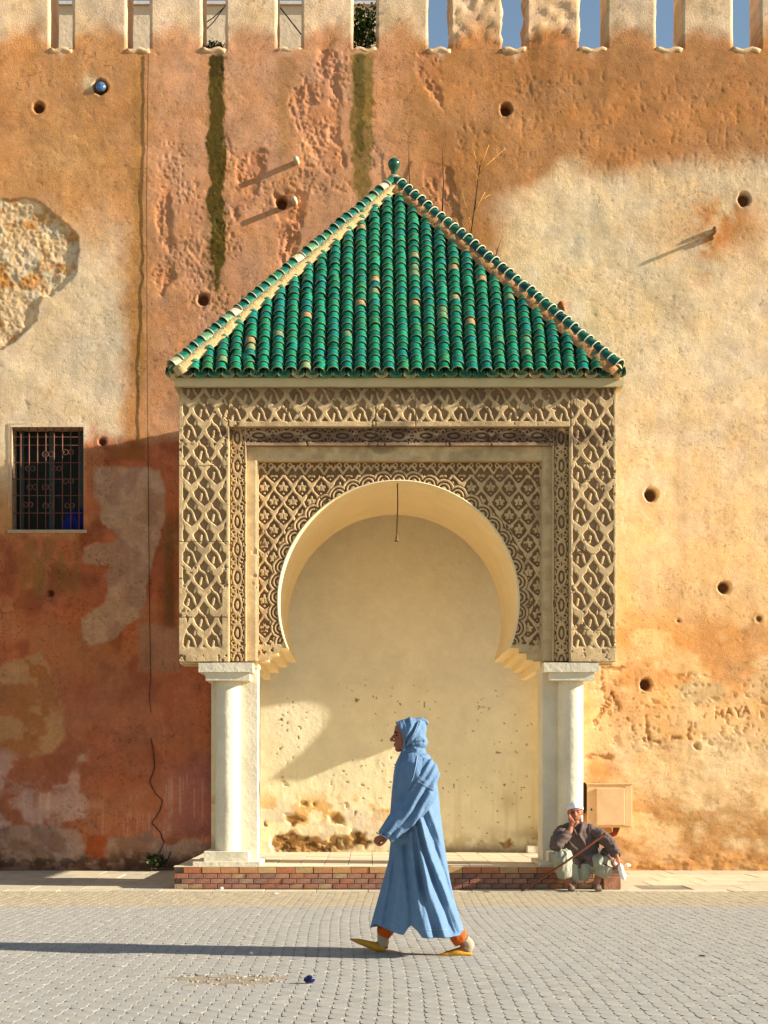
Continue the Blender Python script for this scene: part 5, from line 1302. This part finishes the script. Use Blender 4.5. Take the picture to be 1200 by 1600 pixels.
fused('sock', [limb([W(598, 1462, .11), W(599, 1474, .11), W(597, 1482.5, .11)], [.043, .044, .036], 14)], .007, M_sock, wk, 2)
fused('sock', [limb([W(724, 1466, -.10), W(731, 1474, -.10), W(727, 1482, -.10)], [.043, .043, .038], 14)], .007, M_sock, wk, 2)
def slip(a, b, c_, d_, dd):
    return [limb([a, b, c_, d_], [(.046, .022), (.048, .036), (.036, .026), (.007, .007)], 16)]
fused('slipper', [limb([W(604, 1486.5, .11), W(588, 1482, .11), W(566, 1475, .11), W(546, 1469.5, .11)], [(.040, .014), (.046, .034), (.034, .024), (.006, .006)], 16)], .006, M_yel, wk, 2)
fused('slipper', [limb([W(736, 1488, -.10), W(714, 1486.5, -.10), W(696, 1489, -.10), W(678, 1491.3, -.10)], [(.036, .012), (.046, .030), (.036, .018), (.007, .006)], 16)], .006, M_yel, wk, 2)

from mathutils.bvhtree import BVHTree
dgx = bpy.context.evaluated_depsgraph_get()
trees = [BVHTree.FromObject(o, dgx) for o in wk.children if o.name.startswith(('robe', 'sleeve', 'hood'))]
def surf(px, py, off=.004):
    o_ = Vector((0, 0, H)); d_ = (P(px, py, 10)-o_).normalized(); best = None
    for t in trees:
        hit = t.ray_cast(o_, d_)
        if hit[0] is not None and (best is None or hit[3] < best[1]): best = (hit[0], hit[3])
    return best[0]-d_*off if best else None
def seam(pts, r, m, nm='seam'):
    q = []
    for i in range(len(pts)-1):
        for k in range(8):
            t = k/8; v = surf(pts[i][0]*(1-t)+pts[i+1][0]*t, pts[i][1]*(1-t)+pts[i+1][1]*t)
            if v is not None: q.append(v)
    if len(q) > 2: tube(nm, q, r, m, wk, 5)
seam([(652, 1181), (650, 1196), (646, 1214), (636, 1238)], .0032, M_robed)
seam([(652, 1220), (668, 1230), (680, 1236)], .0026, M_robed)
seam([(592, 1294), (604, 1300), (616, 1306)], .0024, M_robed, 'hem_stitch')
seam([(655, 1452), (680, 1453), (704, 1452)], .0022, M_robed, 'hem_stitch'); seam([(585, 1436), (606, 1443), (626, 1450)], .0022, M_robed, 'hem_stitch')
seam([(654, 1128), (648, 1144), (638, 1160), (628, 1178)], .0036, M_robed)
for k in range(6):
    bm = bmesh.new(); geo_bm(bm, ell_geo(W(617.6-.35*k, 1195+4.2*k, -.01), (.008, .008, .008), None, 8, 5)); from_bm('button', bm, M_robed, wk, True)

# ---- seated man
Y1 = 17.0
def Q(px, py, d=0): return Vector((X(px, Y1), Y1+d, Z(py, Y1)))
st = thing('person', 'seated old man in white cap and grey jacket resting cheek on hand', 'person')
HD = .20
g = [ell_geo(Q(903, 1267, HD+.02), (.083, .100, .095)), ell_geo(Q(902.5, 1276, HD-.02), (.068, .078, .088)), ell_geo(Q(901.5, 1283.5, HD-.055), (.036, .034, .030)), ell_geo(Q(902, 1279, HD-.03), (.060, .05, .035)),
     limb([Q(901, 1268.5, HD-.092), Q(900, 1273, HD-.118)], [.012, .018], 8), ell_geo(Q(900, 1274, HD-.112), (.022, .018, .013)), ell_geo(Q(901.5, 1266, HD-.085), (.055, .02, .013)),
     ell_geo(Q(896, 1272.5, HD-.068), (.024, .022, .022)), ell_geo(Q(907, 1272.5, HD-.068), (.024, .022, .022)), ell_geo(Q(901, 1279.2, HD-.088), (.024, .014, .008)), ell_geo(Q(914, 1271, HD+.02), (.012, .022, .032)), ell_geo(Q(891.6, 1271, HD+.02), (.010, .022, .030))]
g += skin_chain([Q(903, 1280, HD+.03), Q(904, 1293, HD+.08)], [.058, .07])
g += [limb([Q(904, 1290, .27), Q(904, 1300, .29), Q(905, 1322, .34), Q(905, 1343, .40)], [(.09, .08), (.17, .10), (.16, .11), (.17, .13)], 16)]
# arms
g += skin_chain([Q(882, 1300, .25), Q(869, 1323, .0), Q(889, 1301, .02), Q(892, 1295, .05)], [.05, .045, .036, .028])
g += skin_chain([Q(928, 1300, .27), Q(955, 1321, .12), Q(963, 1338, -.02)], [.05, .042, .028])
# hand on the cheek
g += [ell_geo(Q(894.5, 1289.5, .06), (.034, .022, .042), Euler((0, -.5, 0)))]
for k in range(4):
    g += skin_chain([Q(892.5+k*1.9, 1285.5, .055), Q(890.4+k*1.7, 1280.5, .045), Q(889.8+k*1.4, 1275.5+.9*k, .055+.0*k), Q(891+k*1.0, 1272.5+1.5*k, .075)], [.0115, .011, .010, .009], 8)
g += skin_chain([Q(899, 1291, .05), Q(902, 1286.5, .05), Q(902.5, 1283.5, .06)], [.013, .0115, .010], 8)
# hand with the bag
g += [ell_geo(Q(963.5, 1343, -.03), (.036, .024, .042))]
for k in range(4):
    g += skin_chain([Q(959.7+k*2.5, 1346, -.045), Q(959.2+k*2.6, 1350.5, -.062), Q(960+k*2.4, 1354-.4*k, -.052), Q(961.2+k*2.0, 1355.2-.4*k, -.035)], [.0115, .011, .010, .009], 8)
g += skin_chain([Q(959, 1343, -.05), Q(956.5, 1348, -.065), Q(958.5, 1352, -.07)], [.013, .0115, .010], 8)
# legs
g += skin_chain([Q(896, 1350, .36), Q(878, 1342, .02), Q(885, 1370, .05), Q(890, 1384, .02)], [.075, .05, .042, .036])
g += skin_chain([Q(916, 1350, .36), Q(944, 1353, .04), Q(936, 1370, .05), Q(931, 1384, .02)], [.075, .05, .042, .036])
for xx in (891.5, 931.5): g += skin_chain([Q(xx, 1386, .03), Q(xx, 1388.5, -.10)], [.036, .028])
fused('body', g, .0085, mat('skin_tanned', L3(160, 98, 70), rough=.55, noise=.14, scale=30, bump=.15, bscale=100, spec=.35), st, 2)
for xx in (896.5, 906):
    bm = bmesh.new(); geo_bm(bm, ell_geo(Q(xx, 1270.0, HD-.080), (.014, .011, .005))); from_bm('eye', bm, M_eye, st, True)
    bm = bmesh.new(); geo_bm(bm, tube_geo([Q(xx-3, 1267.4, HD-.088), Q(xx, 1266.3, HD-.100), Q(xx+3, 1267.5, HD-.088)], [.003, .005, .003], 6)); from_bm('eyebrow', bm, mat('grey_brow', L3(108, 84, 72)), st, True)
fused('beard', [ell_geo(Q(902, 1284.8, HD-.058), (.040, .032, .026)), ell_geo(Q(910, 1280.5, HD-.03), (.024, .045, .040)), ell_geo(Q(894, 1281, HD-.03), (.022, .04, .034))], .009, mat('stubble', L3(176, 150, 134), rough=1, bump=.8, bscale=200), st, 1)
def cap_def(c, n):
    z = Z(1266.5, Y1); c = c.copy(); lo = z-.28*(c[:, 1]-(Y1+HD)); c[:, 2] = np.where(c[:, 2] < lo, lo, c[:, 2]); return c
fused('cap', [ell_geo(Q(903, 1264, HD+.015), (.096, .112, .082))], .008, fabric('cap_cloth', (232, 232, 232), bump=.5), st, 1, cap_def)
M_jk = fabric('grey_jacket', (104, 88, 82), bscale=80)
def jack(c, n):
    px = c[:, 0]*F/Y1+VX; py = VY-(c[:, 2]-H)*F/Y1
    f = .009*(fbm(px/6+c[:, 1]*9, py/12+3, 3)-.5)*2
    for L_, a, w_ in (([(884, 1302), (896, 1322), (918, 1340)], .022, 2.2), ([(880, 1312), (900, 1334)], .018, 2), ([(912, 1290), (908, 1306), (918, 1322)], .022, 2.2), ([(924, 1294), (926, 1310), (922, 1326)], .02, 2.2), ([(940, 1304), (930, 1318)], .018, 2),
                      ([(872, 1312), (888, 1306)], .018, 2), ([(874, 1320), (890, 1312)], .016, 1.8), ([(950, 1322), (944, 1334)], .016, 2), ([(886, 1336), (905, 1346), (925, 1338)], .018, 2)):
        f += a*np.exp(-(pl(px, py, L_)/w_)**2)*(c[:, 1] < Y1+.3)
    return c+n*f[:, None]
fused('jacket', [limb([Q(903.5, 1287, .26), Q(904, 1294, .27), Q(904, 1306, .29), Q(909, 1324, .31), Q(911, 1342, .33), Q(909, 1350, .34)], [(.10, .09), (.20, .12), (.225, .145), (.26, .165), (.29, .18), (.24, .17)], 24),
                 ell_geo(Q(884, 1299, .26), (.085, .09, .07)), ell_geo(Q(926, 1298, .27), (.085, .09, .07)),

                 limb([Q(892, 1340, .22), Q(905, 1352, .14), Q(904, 1358, .12)], [(.10, .06), (.09, .05), (.03, .03)], 12), limb([Q(926, 1338, .20), Q(934, 1350, .10), Q(938, 1358, .06)], [(.11, .07), (.10, .05), (.05, .03)], 12),
                 limb([Q(946, 1330, .15), Q(962, 1350, .2), Q(975, 1362, .22)], [(.05, .04), (.035, .03), (.03, .02)], 10)], .0105, M_jk, st, 2, jack)
fused('jacket_sleeve', [ell_geo(Q(884, 1299, .24), (.08, .08, .07)), limb([Q(883, 1299, .24), Q(874, 1311, .10), Q(868, 1322, -.02)], [.080, .082, .070], 14), ell_geo(Q(867.5, 1322.5, -.01), (.068, .06, .060)), limb([Q(869, 1322, -.02), Q(879, 1311, .0), Q(889, 1301.5, .03)], [.068, .062, .055], 14)], .0095, M_jk, st, 1, lambda c, n: jack(c, n)*.0+c+n*(.018*(fbm(c[:, 0]*9+c[:, 1]*22, c[:, 2]*34, 3)-.5)*2)[:, None])
fused('jacket_sleeve', [ell_geo(Q(928, 1298, .25), (.08, .08, .07)), limb([Q(929, 1299, .25), Q(944, 1308, .20), Q(956, 1321, .11), Q(964, 1337, .0)], [.078, .080, .074, .056], 14)], .0095, M_jk, st, 1, lambda c, n: c+n*(.018*(fbm(c[:, 0]*22+c[:, 1]*9, c[:, 2]*30+5, 3)-.5)*2)[:, None])
fused('collar', [limb([Q(893, 1292, .17), Q(899, 1298, .12), Q(903, 1306, .11)], [.018, .02, .014], 8), limb([Q(913, 1288, .17), Q(910, 1297, .12), Q(905, 1306, .11)], [.018, .022, .014], 8), limb([Q(893, 1291, .2), Q(903, 1287, .33), Q(914, 1288, .2)], [.02, .02, .02], 8)], .009, fabric('collar_grey', (96, 84, 82)), st, 1)
M_tr = fabric('pale_trousers', (158, 156, 138), bscale=80)
def trs(c, n):
    px = c[:, 0]*F/Y1+VX; py = VY-(c[:, 2]-H)*F/Y1
    return c+n*(.018*(fbm(px/4+c[:, 1]*3, py/26+3, 3)-.5)*2)[:, None]
fused('trousers', [limb([Q(894, 1350, .36), Q(884, 1342, .16), Q(876, 1340, -.03)], [.13, .115, .095], 14), limb([Q(876, 1340, -.02), Q(879, 1356, .0), Q(884, 1371, .02)], [(.105, .10), (.098, .09), (.075, .07)], 14), ell_geo(Q(876, 1340, -.03), (.10, .09, .085)),
                   limb([Q(918, 1352, .36), Q(934, 1350, .16), Q(945, 1351, .0)], [.13, .115, .095], 14), limb([Q(945, 1352, .01), Q(943, 1360, .01), Q(937, 1370, .02)], [(.10, .09), (.095, .08), (.075, .06)], 14),
                   limb([Q(894, 1352, .16), Q(897, 1366, .12), Q(903, 1380, .10)], [(.10, .09), (.085, .08), (.04, .05)], 14), limb([Q(918, 1354, .16), Q(916, 1366, .12), Q(913, 1376, .10)], [(.09, .08), (.08, .08), (.045, .05)], 14)], .0105, M_tr, st, 2, trs)
M_shoe = mat('grey_shoe', L3(92, 92, 84), rough=.8, noise=.2, scale=30)
fused('shoe', [limb([Q(893, 1387.5, .06), Q(892, 1387.5, -.02), Q(892, 1390, -.13)], [(.040, .040), (.046, .036), (.034, .020)], 12)], .009, M_shoe, st, 2)
fused('shoe', [limb([Q(932, 1385.5, .06), Q(933, 1386.5, -.02), Q(934, 1390, -.12)], [(.042, .044), (.048, .040), (.036, .022)], 12)], .009, M_shoe, st, 2)
tag(fused('walking_stick', [limb([Q(813, 1391.5, -.12), Q(880, 1346, -.18), Q(943, 1303, -.10)], [.012, .014, .017], 8), ell_geo(Q(943, 1303, -.10), (.022, .02, .022))], .006, mat('stick_wood', L3(104, 56, 34), rough=.5, noise=.2, scale=20), None, 1), 'brown wooden walking stick leaning across the seated man from the ground', 'walking stick')
tag(fused('plastic_bag', [limb([Q(966, 1350, -.06), Q(969, 1358, -.05), Q(972, 1367, -.04), Q(973, 1374, -.04)], [(.022, .02), (.034, .028), (.036, .026), (.022, .016)], 12), ell_geo(Q(959.5, 1349, -.09), (.030, .022, .018))], .008,
    mat('white_plastic', L3(232, 236, 240), rough=.4, noise=.05), None, 1, lambda c, n: c+n*(.012*2*(fbm(c[:, 0]*50, c[:, 2]*24, 3)-.5))[:, None]), 'small white bag hanging from the seated man\'s lowered hand', 'bag')
